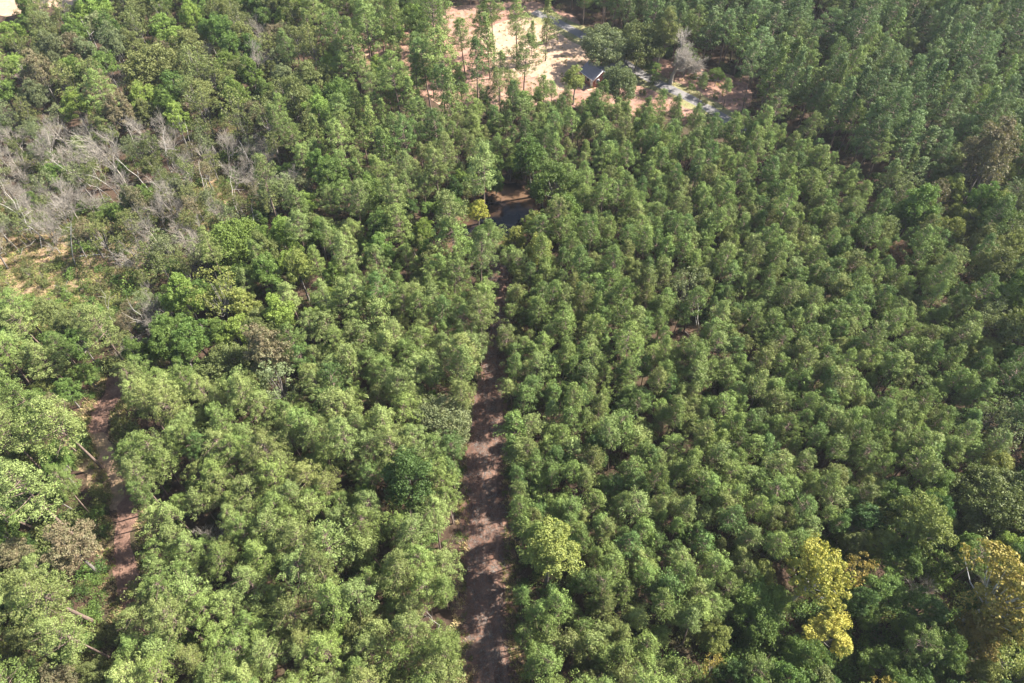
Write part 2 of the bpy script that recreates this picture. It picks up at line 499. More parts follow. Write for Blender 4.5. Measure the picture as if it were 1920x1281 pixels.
MAT['rut'] = soil_mat('packed_rut', [(0.3, (0.08, 0.045, 0.034)), (0.5, (0.145, 0.085, 0.06)), (0.7, (0.21, 0.125, 0.09))], 0.5, 3.0, 0.3)
TRACK = [(262, 1380), (256, 1281), (262, 1180), (238, 1080), (232, 980), (225, 900), (200, 850), (186, 815), (190, 780), (214, 735), (216, 705)]
track_mid = [P(*p) for p in TRACK]
for o_ in (-0.2, 1.6):
    sheet('wheel_rut', ribbon([(p[0] + o_, p[1]) for p in lane_mid[2:-3:3]], 0.55, 21, 0.09), MAT['rut'], 0.016, 'packed wheel rut along the dirt lane')
sheet('dirt_track', ribbon(track_mid, 3.3, 3, 0.4), MAT['rut'], 0.008, 'narrow winding dirt track through the trees on the left')

CLEAR = [(590, 95), (640, 55), (760, 45), (820, 18), (900, 8), (1000, 5), (1060, 25), (1125, 70), (1240, 110), (1390, 150), (1400, 205), (1340, 222), (1250, 215), (1180, 215), (1060, 200), (960, 200), (860, 205), (770, 170), (700, 140)]
clear_g = smooth_poly([P(*p) for p in CLEAR], 6, 0.5, 4)
sheet('clay_clearing', clear_g, MAT['clay'], 0.004, 'bare pink clay clearing around the house and drive')
DRY = [(905, 60), (960, 35), (1030, 28), (1075, 55), (1115, 85), (1100, 130), (1090, 165), (1040, 168), (1000, 140), (950, 150), (915, 110)]
dry_g = smooth_poly([P(*p) for p in DRY], 6, 0.4, 5)
sheet('sandy_yard', dry_g, MAT['dry'], 0.012, 'pale sandy yard beside the house')
SCR = [(-120, 420), (60, 380), (200, 400), (330, 330), (420, 330), (440, 400), (330, 470), (260, 560), (160, 640), (0, 600), (-120, 560)]
scr_g = smooth_poly([P(*p) for p in SCR], 6, 0.8, 6)
sheet('scrub_clearing', scr_g, MAT['scrub'], 0.004, 'dry tan scrubby opening among dead trees')
sheet('track_opening', smooth_poly([P(*p) for p in [(120, 830), (190, 815), (215, 850), (230, 930), (200, 960), (150, 880)]], 6, 0.25, 8), MAT['scrub'], 0.012)
FIELD = [(-250, -10), (-100, 6), (20, 30), (70, 14), (150, 22), (190, -20), (150, -130), (-300, -160)]
field_g = smooth_poly([P(*p) for p in FIELD], 5, 0.5, 9)
sheet('bare_field', field_g, MAT['dry'], 0.004, 'pale bare field beyond the woods in the far corner')
ROAD1 = [(1000, 22), (1045, 42), (1108, 76), (1150, 105), (1192, 132), (1228, 153), (1290, 183), (1345, 214), (1400, 250)]
road_mid = [P(*p) for p in ROAD1]
sheet('road_verge', ribbon(road_mid, 7.5, 12, 0.4), MAT['verge'], 0.016, 'dry grass verge along the drive')
sheet('road', ribbon(road_mid, 2.9, 11, 0.05, 8), MAT['road'], 0.022, 'grey paved drive passing the house')

POND = [(897, 372), (928, 348), (962, 342), (1000, 352), (1020, 385), (1018, 425), (985, 450), (930, 452), (880, 470), (852, 492), (818, 490), (800, 455), (812, 420), (850, 415), (885, 400)]
pond_g = smooth_poly([P(*p) for p in POND], 6, 0.12, 13)
sheet('pond', pond_g, MAT['water'], 0.03, 'small dark pond with brown muddy shallows')
# raised muddy bank round the pond
cx = sum(p[0] for p in pond_g) / len(pond_g); cy = sum(p[1] for p in pond_g) / len(pond_g)
bv, bf = [], []
K = len(pond_g); rr = random.Random(3)
for i, (x, y) in enumerate(pond_g):
    a = pond_g[i - 1]; b = pond_g[(i + 1) % K]
    d = math.hypot(b[0] - a[0], b[1] - a[1]) + 1e-6
    nxx, nyy = (b[1] - a[1]) / d, -(b[0] - a[0]) / d
    if inpoly(x + nxx * .3, y + nyy * .3, pond_g): nxx, nyy = -nxx, -nyy
    for q, (o, z) in enumerate([(-0.25, 0.0), (0.15, 0.14 + rr.uniform(0, .1)), (0.5, 0.2 + rr.uniform(0, .1)), (1.3, -0.02)]):
        bv.append((x + nxx * o, y + nyy * o, z))
for i in range(K):
    j = (i + 1) % K
    for q in range(3):
        bf.append((i * 4 + q, j * 4 + q, j * 4 + q + 1, i * 4 + q + 1))
struct('pond_bank', mesh_from('pond_bank', np.array(bv), [np.array(bf)], [MAT['bank']]), 'low muddy bank round the pond')

# ------------------------------------------------------------------ things: helpers
def empty(name, loc, rz, sc, label, cat, group=None):
    o = bpy.data.objects.new(name, None); COL.objects.link(o)
    o.empty_display_size = 0.5
    o.location = loc; o.rotation_euler = rz; o.scale = sc
    o['label'] = label; o['category'] = cat
    if group: o['group'] = group
    return o
def part(name, me, parent, m=None):
    o = bpy.data.objects.new(name, me); COL.objects.link(o); o.parent = parent
    if m is not None and len(o.material_slots):
        o.material_slots[0].link = 'OBJECT'; o.material_slots[0].material = m
    return o
NAMES = {'young': 'pine_tree', 'mature': 'pine_tree', 'slim': 'pine_tree', 'broad': 'broadleaf_tree', 'thin': 'broadleaf_tree',
         'oak': 'oak_tree', 'sycamore': 'broadleaf_tree', 'shrub': 'shrub', 'thicket': 'shrub', 'bare': 'bare_tree', 'snag': 'dead_tree', 'bigdead': 'bare_tree'}
CATS = {'pine_tree': 'pine tree', 'broadleaf_tree': 'broadleaf tree', 'oak_tree': 'oak tree', 'shrub': 'shrub', 'bare_tree': 'bare tree', 'dead_tree': 'dead tree'}

class Plant:
    __slots__ = ('kind', 'var', 'tone', 'x', 'y', 'rz', 's', 'sz', 'tx', 'ty', 'label', 'bark', 'px', 'py', 'D')
    def __init__(s, kind, tone, x, y, sc=1.0, szr=None, label=None, var=None, bark=None, tx=None, ty=None, rz=None):
        s.kind, s.tone, s.x, s.y = kind, tone, x, y
        s.var = RNG.integers(len(PROTO[kind])) if var is None else var
        s.rz = RNG.uniform(0, 6.283) if rz is None else rz
        s.s = sc; s.sz = sc * (RNG.uniform(0.8, 1.2) if szr is None else szr)
        s.tx = RNG.normal() * 0.05 if tx is None else tx; s.ty = RNG.normal() * 0.05 if ty is None else ty
        s.label = label; s.bark = bark
        s.px, s.py, s.D = proj(x, y, PROTO[kind][s.var][2] * s.sz * 0.75)
PL = []
OCC = []      # occupied discs (x, y, r)

# ------------------------------------------------------------------ trees one can single out (crown centre px, crown width px)
def special(kind, tone, px, py, wpx, label, hr=1.0, **kw):
    var = kw.pop('var', int(RNG.integers(len(PROTO[kind]))))
    H = PROTO[kind][var][2]
    R0 = {'young': 1.6, 'mature': 2.6, 'slim': 1.8, 'broad': 3.2, 'thin': 3.0, 'oak': 5.6, 'sycamore': 4.0, 'shrub': 1.6, 'thicket': 1.8, 'bare': 3.0, 'snag': 2.0, 'bigdead': 5.5}[kind]
    s = 1.0
    for _ in range(3):
        zc = H * s * hr * 0.68
        x, y = P(px, py, zc)
        D = proj(x, y, zc)[2]
        s = (wpx / FPX * D) / (2 * R0)
    PL.append(Plant(kind, tone, x, y, s, hr, label, var, **kw))
    OCC.append((x, y, R0 * s * 0.85))
SPECIALS = [
 ('sycamore', 'yellow', 1530, 1075, 125, 'bright yellow tree with pale forked limbs in the lower right woods'),
 ('broad', 'yellow', 1555, 1195, 75, 'smaller yellow tree just below the bright yellow forked tree'),
 ('broad', 'yellowgreen', 1738, 985, 95, 'rounded yellow-green tree right of the pine plantation'),
 ('sycamore', 'gold', 1880, 1110, 150, 'golden orange tree at the lower right edge'),
 ('broad', 'gold', 1835, 1190, 80, 'small golden leaved tree below the golden orange edge tree'),
 ('broad', 'yellowgreen', 1030, 1040, 105, 'yellow-green broadleaf crown overhanging the right side of the dirt lane'),
 ('broad', 'dark', 755, 905, 115, 'very dark green broadleaf tree left of the dirt lane'),
 ('oak', 'greygreen', 822, 795, 125, 'broad grey-green tree leaning over the left edge of the dirt lane'),
 ('thin', 'yellowgreen', 405, 560, 85, 'yellow-green tree beside the dead tree scrub on the left'),
 ('broad', 'yellowgreen', 465, 565, 55, 'narrow yellow-green tree just right of its larger twin beside the scrub'),
 ('broad', 'yellowgreen', 560, 505, 60, 'yellow-green spire shaped tree in the left middle woods'),
 ('broad', 'yellow', 896, 392, 34, 'small yellow tree on the left bank of the pond'),
 ('broad', 'yellowgreen', 1002, 420, 44, 'yellow-green tree on the near right bank of the pond'),
 ('broad', 'yellowgreen', 965, 455, 50, 'yellow-green tree on the near bank of the pond'),
 ('broad', 'yellowgreen', 1010, 470, 60, 'yellow-green tree just behind the near bank of the pond'),
 ('mature', 'pine_pale', 895, 475, 62, 'pale pine between the pond and the head of the dirt lane'),
 ('mature', 'pine_pale', 850, 400, 70, 'pale pine on the left bank of the pond'),
 ('oak', 'bright', 440, 455, 115, 'large bright green tree at the edge of the dead tree scrub'),
 ('oak', 'green', 640, 180, 92, 'large round green tree standing above the left middle pines'),
 ('oak', 'olive', 290, 125, 115, 'large round olive tree near the upper left'),
 ('broad', 'brown', 1865, 285, 100, 'brown tinted tree at the right edge above the hardwoods'),
 ('thin', 'brown', 1858, 335, 75, 'thin brown tree just below the brown tinted edge tree'),
 ('broad', 'russet', 1680, 486, 42, 'small russet tree among the plantation pines on the right', 1.3),
 ('oak', 'olive', 430, 690, 115, 'wide olive brown tree behind the left pines'),
 ('broad', 'brown', 505, 665, 90, 'brown leaved tree beside the wide olive brown tree'),
 ('thin', 'greygreen', 525, 720, 70, 'grey sparse tree below the brown leaved tree'),
 ('broad', 'yellow', 640, 1052, 36, 'small bright yellow tree in a gap of the lower left pines'),
 ('broad', 'yellow', 605, 1150, 26, 'tiny yellow tree in shade among the lower left pines'),
 ('broad', 'bright', 690, 945, 60, 'vivid green small tree between lower left pines'),
 ('broad', 'bright', 610, 1020, 60, 'vivid green bushy tree above the small bright yellow tree'),
 ('oak', 'olive', 1566, 78, 62, 'round olive tree in the dark gap of the far right woods'),
 ('thin', 'greygreen', 1290, 530, 66, 'thin grey tree above the dark gap in the plantation'),
 ('broad', 'brown', 75, 135, 62, 'reddish brown tree near the upper left corner'),
 ('broad', 'brown', 190, 170, 60, 'reddish brown tree left of the large round olive tree'),
 ('broad', 'brown', 222, 212, 56, 'reddish brown tree just below its twin beside the round olive tree'),
 ('oak', 'greygreen', 1130, 82, 92, 'wide grey-green oak behind the house'),
 ('oak', 'olive', 1198, 78, 100, 'olive oak to the right of the grey-green oak behind the house'),
 ('oak', 'greygreen', 1163, 158, 76, 'dense grey-green oak hiding the right side of the house', 1.3),
 ('broad', 'yellowgreen', 1078, 152, 42, 'small yellow-green tree just left of the house', 0.85),
 ('broad', 'olive', 1240, 62, 60, 'green tree behind the big bare tree near the house'),
 ('broad', 'green', 1290, 105, 40, 'small green tree right of the big bare tree', 0.8),
 ('young', 'pine_mid', 1318, 160, 26, 'small pine on the clay beside the drive', 0.8),
 ('young', 'pine_mid', 1366, 165, 24, 'small pine at the far right end of the clay clearing', 0.8),
 ('shrub', 'green', 1298, 160, 18, 'low shrub on the clay beside the drive'),
 ('shrub', 'green', 1228, 148, 20, 'dark shrub at the bend of the drive'),
 ('mature', 'pine_olive', 120, 800, 90, 'wide olive pine left of the narrow dirt track'),
 ('mature', 'pine_pale', 60, 940, 98, 'largest pale yellowish pine at the left edge'),
 ('mature', 'pine_olive', 80, 1100, 100, 'pale pine near the lower left corner'),
 ('broad', 'brown', 130, 1030, 90, 'brown leaved low tree left of the narrow dirt track'),
 ('broad', 'olive', 1560, 900, 60, 'olive tree in the lower right plantation edge'),
 ('oak', 'olive', 1870, 930, 150, 'large olive tree at the right edge above the golden tree'),
 ('thin', 'gold', 1610, 1060, 60, 'thin golden tinged tree right of the bright yellow tree'),
 ('broad', 'green', 1690, 1060, 70, 'dark green tree right of the yellow trees'),
 ('broad', 'green', 1042, 345, 72, 'dark leafy tree overhanging the right bank of the pond'),
 ('broad', 'green', 1000, 296, 66, 'leafy tree behind the far bank of the pond'),
 ('broad', 'green', 1062, 398, 60, 'leafy tree low on the right bank of the pond'),
 ('mature', 'pine_pale', 905, 318, 62, 'pale pine above the left end of the pond'),
 ('mature', 'pine_mid', 860, 450, 60, 'pine on the spit between the pond and its hidden arm'),
 ('oak', 'olive', 962, 634, 58, 'rounded olive tree closing over the narrow part of the lane'),
 ('mature', 'pine_mid', 905, 560, 50, 'pine leaning over the narrow upper end of the lane'),
 ('broad', 'brown', 655, 690, 40, 'small brown tree among the left middle pines'),
 ('mature', 'pine_mid', 868, 66, 40, 'pine standing at the back left part of the clay clearing'),
 ('mature', 'pine_deep', 800, 120, 50, 'deep green pine at the left part of the clay clearing'),
 ('mature', 'pine_mid', 775, 145, 46, 'pine at the front left corner of the clay clearing'),
 ('young', 'pine_mid', 865, 160, 34, 'small pine before the bushy clearing pine'),
 ('young', 'pine_olive', 940, 165, 32, 'small olive pine at the front of the clearing'),
 ('mature', 'pine_mid', 900, 40, 38, 'pine at the far back edge of the clay clearing'),
 ('shrub', 'green', 1340, 178, 16, 'second low shrub farther right on the clay beside the drive'),
 ('shrub', 'olive', 1322, 190, 14, 'small olive shrub near the drive end'),
 ('shrub', 'green', 1300, 140, 16, 'shrub behind the small pine on the clay'),
 ('shrub', 'olive', 1205, 170, 18, 'olive shrub between the house oak and the drive'),
 ('broad', 'green', 1222, 128, 30, 'small dark tree beside the drive bend', 0.6),
 ('broad', 'green', 1345, 140, 30, 'small leafy tree at the back of the clay beside the drive', 0.7),
 ('broad', 'green', 930, 340, 34, 'small leafy tree at the far left bank of the pond', 0.8),
 ('broad', 'dark', 1018, 352, 44, 'dark small tree at the right end of the pond', 0.9),
 ('mature', 'pine_mid', 925, 440, 34, 'small pine on the near left bank of the pond', 0.75),
 # scattered pines of the clearing
 ('slim', 'pine_olive', 1026, 35, 30, 'lone tall pine standing in the sandy yard'),
 ('mature', 'pine_mid', 982, 108, 50, 'dark pine at the near left corner of the sandy yard'),
 ('slim', 'pine_mid', 917, 66, 34, 'slender pine between two clay patches of the clearing'),
 ('slim', 'pine_mid', 998, 62, 16, 'thin dark pine left of the lone yard pine'),
 ('mature', 'pine_mid', 845, 115, 66, 'bushy pine in the middle of the clay clearing'),
 ('mature', 'pine_deep', 893, 120, 52, 'dark pine right of the bushy clearing pine'),
 ('mature', 'pine_mid', 936, 128, 40, 'short pine beside the dark corner pine of the yard', 0.8),
 ('mature', 'pine_mid', 805, 30, 62, 'tall pine at the back left of the clearing'),
 ('mature', 'pine_mid', 970, 35, 46, 'pine at the back of the sandy yard'),
 ('mature', 'pine_mid', 925, 20, 46, 'pine behind the slender clearing pine'),
 ('mature', 'pine_mid', 785, 75, 45, 'short pine at the left end of the clay clearing', 0.8),
 ('mature', 'pine_mid', 740, 45, 55, 'tall pine left of the clearing'),
 ('mature', 'pine_mid', 690, 50, 60, 'broad pine above the clay strip left of the clearing'),
 ('mature', 'pine_deep', 830, 165, 50, 'dark pine on the near edge of the clay clearing'),
 ('mature', 'pine_deep', 900, 172, 30, 'small dark pine on the near clay patch', 0.7),
]
for sp in SPECIALS:
    kw = {}
    if 'forked' in sp[5] or 'golden orange' in sp[5]: kw = {'tx': 0.0, 'ty': 0.0}
    special(*sp[:6], hr=sp[6] if len(sp) > 6 else 1.0, **kw)
bx_, by_ = P(1257, 157)
PL.append(Plant('bigdead', None, bx_, by_, 1.15, 0.95, 'big bare grey tree with forked trunk beside the drive', 0, tx=0.0, ty=0.03)); OCC.append((bx_, by_, 3.0))
BARES = [(195, 268, 80, 'pale bare tree with wide fan of twigs in the left scrub'), (268, 240, 52, 'bare grey tree below the large round olive tree'),
 (305, 268, 45, 'small bare tree between two wider bare trees of the scrub'), (412, 255, 60, 'bare grey tree at the right side of the scrub'),
 (340, 300, 50, 'bare branching tree in the centre of the scrub'), (430, 310, 50, 'greyish bare tree right of the centre of the scrub'),
 (90, 265, 60, 'bare grey tree towards the left side of the scrub'), (130, 300, 50, 'twiggy bare tree left of the wide fan tree'),
 (75, 420, 60, 'pale bare tree above the tan opening on the left'), (350, 470, 40, 'low bare tree left of the large bright green tree'),
 (505, 290, 45, 'bare grey tree at the far right end of the scrub'), (270, 600, 45, 'bare branching tree above the left pines'),
 (100, 235, 50, 'upper bare tree on the left side of the scrub'), (230, 330, 60, 'bare tree with slanting twigs below the wide fan tree'),
 (20, 250, 40, 'bare tree at the left edge of the scrub'), (160, 370, 50, 'bare tree in the lower middle of the scrub'),
 (1860, 1080, 50, 'bare grey branches beside the golden orange tree'), (1730, 1105, 46, 'bare branching tree over the dark hollow lower right'),
 (535, 560, 34, 'small bare tree in the left middle woods'), (20, 300, 50, 'grey bare tree below the left edge bare tree')]
for px, py, w, lb in BARES: special('bare', None, px, py, w, lb)
SNAGS = [(38, 476, 11, 'leaning pale dead trunk at the far left of the tan opening'), (143, 500, 14, 'tall forked dead trunk in the tan opening'),
 (213, 606, 10, 'white dead trunk standing between scrub and left pines'), (292, 636, 12, 'slender dead trunk right of the white one below the scrub'),
 (56, 212, 11, 'white forked dead tree near the upper left'), (193, 132, 12, 'white crooked dead tree left of the round olive tree'),
 (398, 388, 10, 'forked white dead tree low in the scrub'), (228, 398, 8, 'short crooked dead trunk in the lower scrub'),
 (285, 362, 13, 'straight dead trunk in the middle of the scrub'), (375, 310, 11, 'white branched dead tree right of the scrub centre'),
 (262, 225, 9, 'dead trunk below the large round olive tree'), (60, 440, 12, 'dead pale tree above the tan opening'), (170, 350, 11, 'dead trunk left of the scrub centre'),
 (245, 395, 12, 'dead pole in the lower right of the scrub'), (110, 330, 12, 'dead pole left of the scrub'), (330, 340, 12, 'dead pole between bare trees of the scrub'),
 (440, 1262, 12, 'dead trunk among the pines at the bottom left'), (1300, 640, 9, 'dead stem in the dark gap of the plantation'), (820, 1180, 9, 'dead branch stub beside the left edge of the dirt lane'),
 (1545, 1170, 9, 'white dead stem below the bright yellow tree'), (485, 460, 9, 'dead stem right of the large bright green tree')]
for px, py, h, lb in SNAGS:
    x, y = P(px, py, 0)
    PL.append(Plant('snag', None, x, y, h / 11, 1.0, lb)); OCC.append((x, y, 0.8))

# ------------------------------------------------------------------ zones (polygons in photo pixels of the crown tops)
ZN = [
 ('yardgap', [(1180, 118), (1235, 140), (1400, 150), (1400, 205), (1330, 205), (1240, 178), (1180, 150)]),
 ('open', [(-80, 440), (60, 430), (200, 440), (250, 500), (190, 560), (60, 565), (-80, 540)]),
 ('scrub', [(-120, 150), (60, 170), (230, 225), (340, 225), (520, 230), (575, 300), (560, 350), (440, 390), (360, 480), (330, 560), (300, 640), (210, 620), (150, 560), (-120, 580)]),
 ('nw', [(-400, -250), (560, -250), (560, 0), (590, 90), (615, 180), (585, 260), (520, 230), (340, 225), (230, 225), (60, 170), (-400, 180)]),
 ('ne', [(1130, -250), (2400, -250), (2400, 260), (1920, 250), (1780, 290), (1700, 340), (1640, 320), (1560, 240), (1430, 180), (1370, 130), (1300, 60), (1130, 40)]),
 ('north', [(560, -250), (1130, -250), (1130, 40), (1000, 30), (900, 20), (820, 120), (880, 210), (800, 260), (700, 340), (620, 300), (585, 250), (615, 180), (590, 90), (560, 0)]),
 ('east', [(1700, 340), (1780, 290), (1920, 250), (2400, 260), (2400, 900), (1880, 900), (1870, 700), (1800, 500), (1720, 400)]),
 ('southeast', [(1270, 1400), (1290, 1180), (1390, 1110), (1440, 1030), (1560, 1000), (1680, 900), (1760, 880), (1880, 860), (2400, 880), (2400, 1500)]),
 ('midwest', [(580, 260), (700, 340), (800, 400), (830, 500), (760, 540), (640, 560), (560, 640), (420, 700), (280, 720), (230, 640), (330, 560), (380, 460), (480, 360), (560, 340)]),
 ('farwest', [(-400, 560), (160, 560), (220, 640), (210, 760), (200, 900), (230, 1100), (240, 1450), (-400, 1500)]),
 ('plant', [(960, 150), (1430, 180), (1560, 250), (1640, 330), (1720, 420), (1800, 520), (1870, 700), (1880, 880), (1680, 900), (1560, 1000), (1440, 1030), (1390, 1110), (1290, 1180), (1270, 1400), (935, 1450), (935, 500), (1030, 470), (1060, 340), (880, 250), (880, 160)]),
]
SEAMS = [  # narrow dark openings, photo pixels at crown height
 ([(1425, 168), (1500, 205), (1560, 245), (1610, 292), (1660, 340)], 14), ([(1330, 150), (1425, 168)], 10),
 ([(1545, 0), (1530, 60), (1548, 110)], 16), ([(1690, 60), (1682, 110), (1740, 105)], 11),
 ([(632, 90), (612, 150), (600, 235)], 6), ([(1000, 330), (1010, 345)], 14)]
GAPS = [(1275, 612, 16), (1440, 800, 13), (1310, 590, 20), (615, 640, 14), (495, 600, 12), (660, 1130, 16), (1010, 372, 22), (955, 375, 50), (560, 460, 10),
        (815, 455, 24), (1720, 1110, 26), (1420, 1130, 20), (760, 830, 0), (215, 712, 16), (640, 630, 8), (930, 508, 16)]
MIX = {  # kind, tone, weight, size
 'nw': (3.9, [('broad', 'green', 3, .95), ('broad', 'bright', 3, 1), ('thin', 'olive', 3, 1), ('broad', 'olive', 3, 1), ('broad', 'greygreen', 1.5, 1), ('broad', 'brown', .5, .9), ('bare', None, .8, 1), ('mature', 'pine_mid', .8, .9)]),
 'scrub': (2.45, [('thin', 'olive', 3.5, .68), ('thin', 'greygreen', 3.4, .72), ('broad', 'greygreen', 1.5, .62), ('bare', None, 4.4, .84), ('thin', 'brown', .9, .7), ('shrub', 'green', 2, 1.2), ('broad', 'green', .8, .6), ('broad', 'olive', 1, .6), ('thicket', 'yellowgreen', 2, 1.2), ('snag', None, .6, .9)]),
 'open': (3.2, [('shrub', 'olive', 3, .8), ('thicket', 'yellowgreen', 2, .9), ('shrub', 'green', 2, .9)]),
 'ne': (2.9, [('slim', 'pine_blue', 3, 1.05), ('slim', 'pine_mid', 1, 1.0), ('mature', 'pine_blue', 6, 1.0), ('mature', 'pine_mid', 2, .95), ('broad', 'olive', .12, .9)]),
 'north': (3.5, [('mature', 'pine_mid', 4, .95), ('mature', 'pine_deep', 2, .9), ('slim', 'pine_mid', 3, .9), ('broad', 'bright', 1, .8), ('mature', 'pine_pale', 1, .9), ('broad', 'yellowgreen', .4, .6)]),
 'east': (3.1, [('broad', 'green', 3, 1), ('broad', 'olive', 2.5, 1), ('mature', 'pine_deep', 3, .9), ('thin', 'greygreen', 1, 1), ('broad', 'yellowgreen', 1.8, .8), ('thin', 'brown', .5, .9)]),
 'southeast': (2.5, [('broad', 'green', 4, .7), ('broad', 'olive', 2, .7), ('broad', 'yellowgreen', 1.6, .65), ('thin', 'yellowgreen', 2.0, .7), ('broad', 'bright', 1.2, .6), ('mature', 'pine_mid', 1, .7), ('thin', 'gold', .6, .6), ('broad', 'dark', 1.5, .7), ('shrub', 'green', 3, 1.2)]),
 'midwest': (3.1, [('mature', 'pine_mid', 3, .85), ('broad', 'bright', 2, .8), ('broad', 'green', 2, .85), ('broad', 'olive', 1, .8), ('mature', 'pine_pale', 2, .85), ('broad', 'yellowgreen', .7, .6)]),
 'farwest': (2.6, [('mature', 'pine_pale', 3.5, .85), ('mature', 'pine_mid', 2, .85), ('broad', 'green', 2, .65), ('broad', 'olive', 1.2, .65), ('broad', 'brown', .5, .6), ('shrub', 'olive', 1.5, 1.2), ('thin', 'yellowgreen', .8, .6)]),
 'plant': (1.70, [('young', 'pine_mid', 6, .93), ('young', 'pine_deep', 2.8, .89), ('young', 'pine_pale', 1.3, .93), ('mature', 'pine_mid', .5, .72), ('young', 'pine_olive', 1.6, .92), ('broad', 'olive', .1, .6), ('broad', 'yellowgreen', .05, .5)]),
 'south': (2.2, [('mature', 'pine_pale', 4, .79), ('mature', 'pine_mid', 4, .79), ('young', 'pine_pale', 1.5, 1.1), ('mature', 'pine_deep', 1, .82), ('mature', 'pine_olive', 1.5, .79), ('broad', 'bright', .25, .55), ('broad', 'olive', .2, .6), ('bare', None, .12, .7)]),
}
track_poly = ribbon(track_mid, 4.4, 3, 0.0)
def zone_of(px, py):
    for n_, pl in ZN:
        if inpoly(px, py, pl): return n_
    return 'south'
VIEWS = [[(850, 60), (885, 34), (1045, 32), (1108, 66), (1110, 100), (1085, 150), (1000, 146), (950, 140), (905, 165), (865, 165), (840, 130)],
         [(1078, 112), (1140, 112), (1145, 172), (1078, 176)],
         [(1190, 118), (1240, 130), (1385, 150), (1385, 208), (1330, 210), (1280, 196), (1190, 168)],
         [(893, 372), (925, 338), (990, 340), (1012, 385), (1000, 405), (965, 412), (958, 446), (925, 440), (905, 400)],
         [(815, 462), (830, 460), (832, 485), (818, 485)],
         [(925, 495), (948, 490), (948, 522), (925, 522)],
         [(198, 702), (234, 700), (228, 760), (210, 805), (198, 850), (178, 838), (188, 770)],
         [(200, 900), (225, 900), (245, 960), (248, 1050), (250, 1130), (236, 1130), (228, 1050), (208, 980)],
         [(893, 1300), (882, 1235), (868, 1170), (864, 1100), (862, 1060), (878, 1020), (884, 950), (874, 880), (890, 800), (903, 760), (906, 700), (914, 665), (938, 660), (945, 690), (947, 730), (948, 800), (950, 900), (955, 1000), (964, 1080), (950, 1150), (952, 1220), (982, 1300)],
         [(-40, -60), (20, -60), (24, 20), (4, 30), (-40, 30)], [(70, -60), (142, -60), (136, 6), (70, 10)],
         [(1260, 600), (1290, 590), (1300, 615), (1280, 635), (1262, 630)]]
def blocked(x, y, px, py, small, H=12.0, rc=1.4):
    if not small:
        for hh in (0.97, 0.78, 0.58):
            for dx in (-rc, 0, rc):
                ax_, ay_, _ = proj(x + dx, y, H * hh)
                for v in VIEWS:
                    if inpoly(ax_, ay_, v): return True
    elif small:
        ax_, ay_, _ = proj(x, y, 1)
        for v in VIEWS[1:]:
            if inpoly(ax_, ay_, v): return True
    if y < 220 and abs(x) < 15 and inpoly(x, y, lane_poly): return True
    wob = 0.55 * math.sin(y * 0.33) + 0.4 * math.sin(y * 0.83 + x * .2)
    far = max(0, min(1, (y - 66) / 10)) * 1.1
    if polydist(x, y, lane_mid) < (2.8 if small else 2.5 - far) + wob * 0.4 and y < 112: return True
    if polydist(x, y, track_mid) < (2.0 if small else 2.9): return True
    if inpoly(x, y, pond_g): return True
    if polydist(x, y, pond_g + pond_g[:1]) < 0.7: return True
    if polydist(x, y, road_mid) < 3.6: return True
    if inpoly(x, y, field_g) or (inpoly(x, y, clear_g) and (proj(x, y, 0)[0] > 838 or occupied(x, y, 1.9))): return True
    for pl, w in SEAMS:
        if polydist(px, py, pl) < w * 1.5: return True
    for gx_, gy_, r in GAPS:
        if math.hypot(px - gx_, (py - gy_) * 1.2) < r: return True
    return False
cell = {}
def occupied(x, y, r):
    ci, cj = int(x // 6), int(y // 6)
    for i in range(ci - 2, ci + 3):
        for j in range(cj - 2, cj + 3):
            for (a, b, q) in cell.get((i, j), ()):
                if (x - a) ** 2 + (y - b) ** 2 < (q + r) ** 2: return True
    return False
def occupy(x, y, r): cell.setdefault((int(x // 6), int(y // 6)), []).append((x, y, r))
for o in OCC: occupy(*o)
cand = 0
for i in range(0, len(pond_g)):       # low leafy trees and bushes crowding the pond bank
    x, y = pond_g[i]; a_ = math.atan2(y - cy, x - cx)
    for o_ in (1.3, 3.2):
        xx = x + math.cos(a_) * o_ + RNG.normal() * .5; yy = y + math.sin(a_) * o_ + RNG.normal() * .5
        sc = RNG.uniform(0.36, 0.62)
        kd = 'broad' if RNG.random() < .75 else 'shrub'
        if kd == 'shrub': sc *= 1.7
        if inpoly(xx, yy, pond_g): continue
        bad = False
        for hh in (1.0, 0.6, 0.3):
            for dx in (-1.2, 0, 1.2):
                a1, a2, _ = proj(xx + dx, yy, (12 * sc if kd == 'broad' else 2.4 * sc) * hh)
                if any(inpoly(a1, a2, v) for v in (VIEWS[3], VIEWS[4], VIEWS[5])): bad = True
        if bad or occupied(xx, yy, 0.7) or polydist(xx, yy, lane_mid) < 2.8: continue
        occupy(xx, yy, 0.7)
        PL.append(Plant(kd, ['green', 'dark', 'bright', 'olive', 'green'][int(RNG.integers(5))], xx, yy, sc))
pick_cache = {k: (np.array([m[2] for m in v[1]]) / sum(m[2] for m in v[1])) for k, v in MIX.items()}
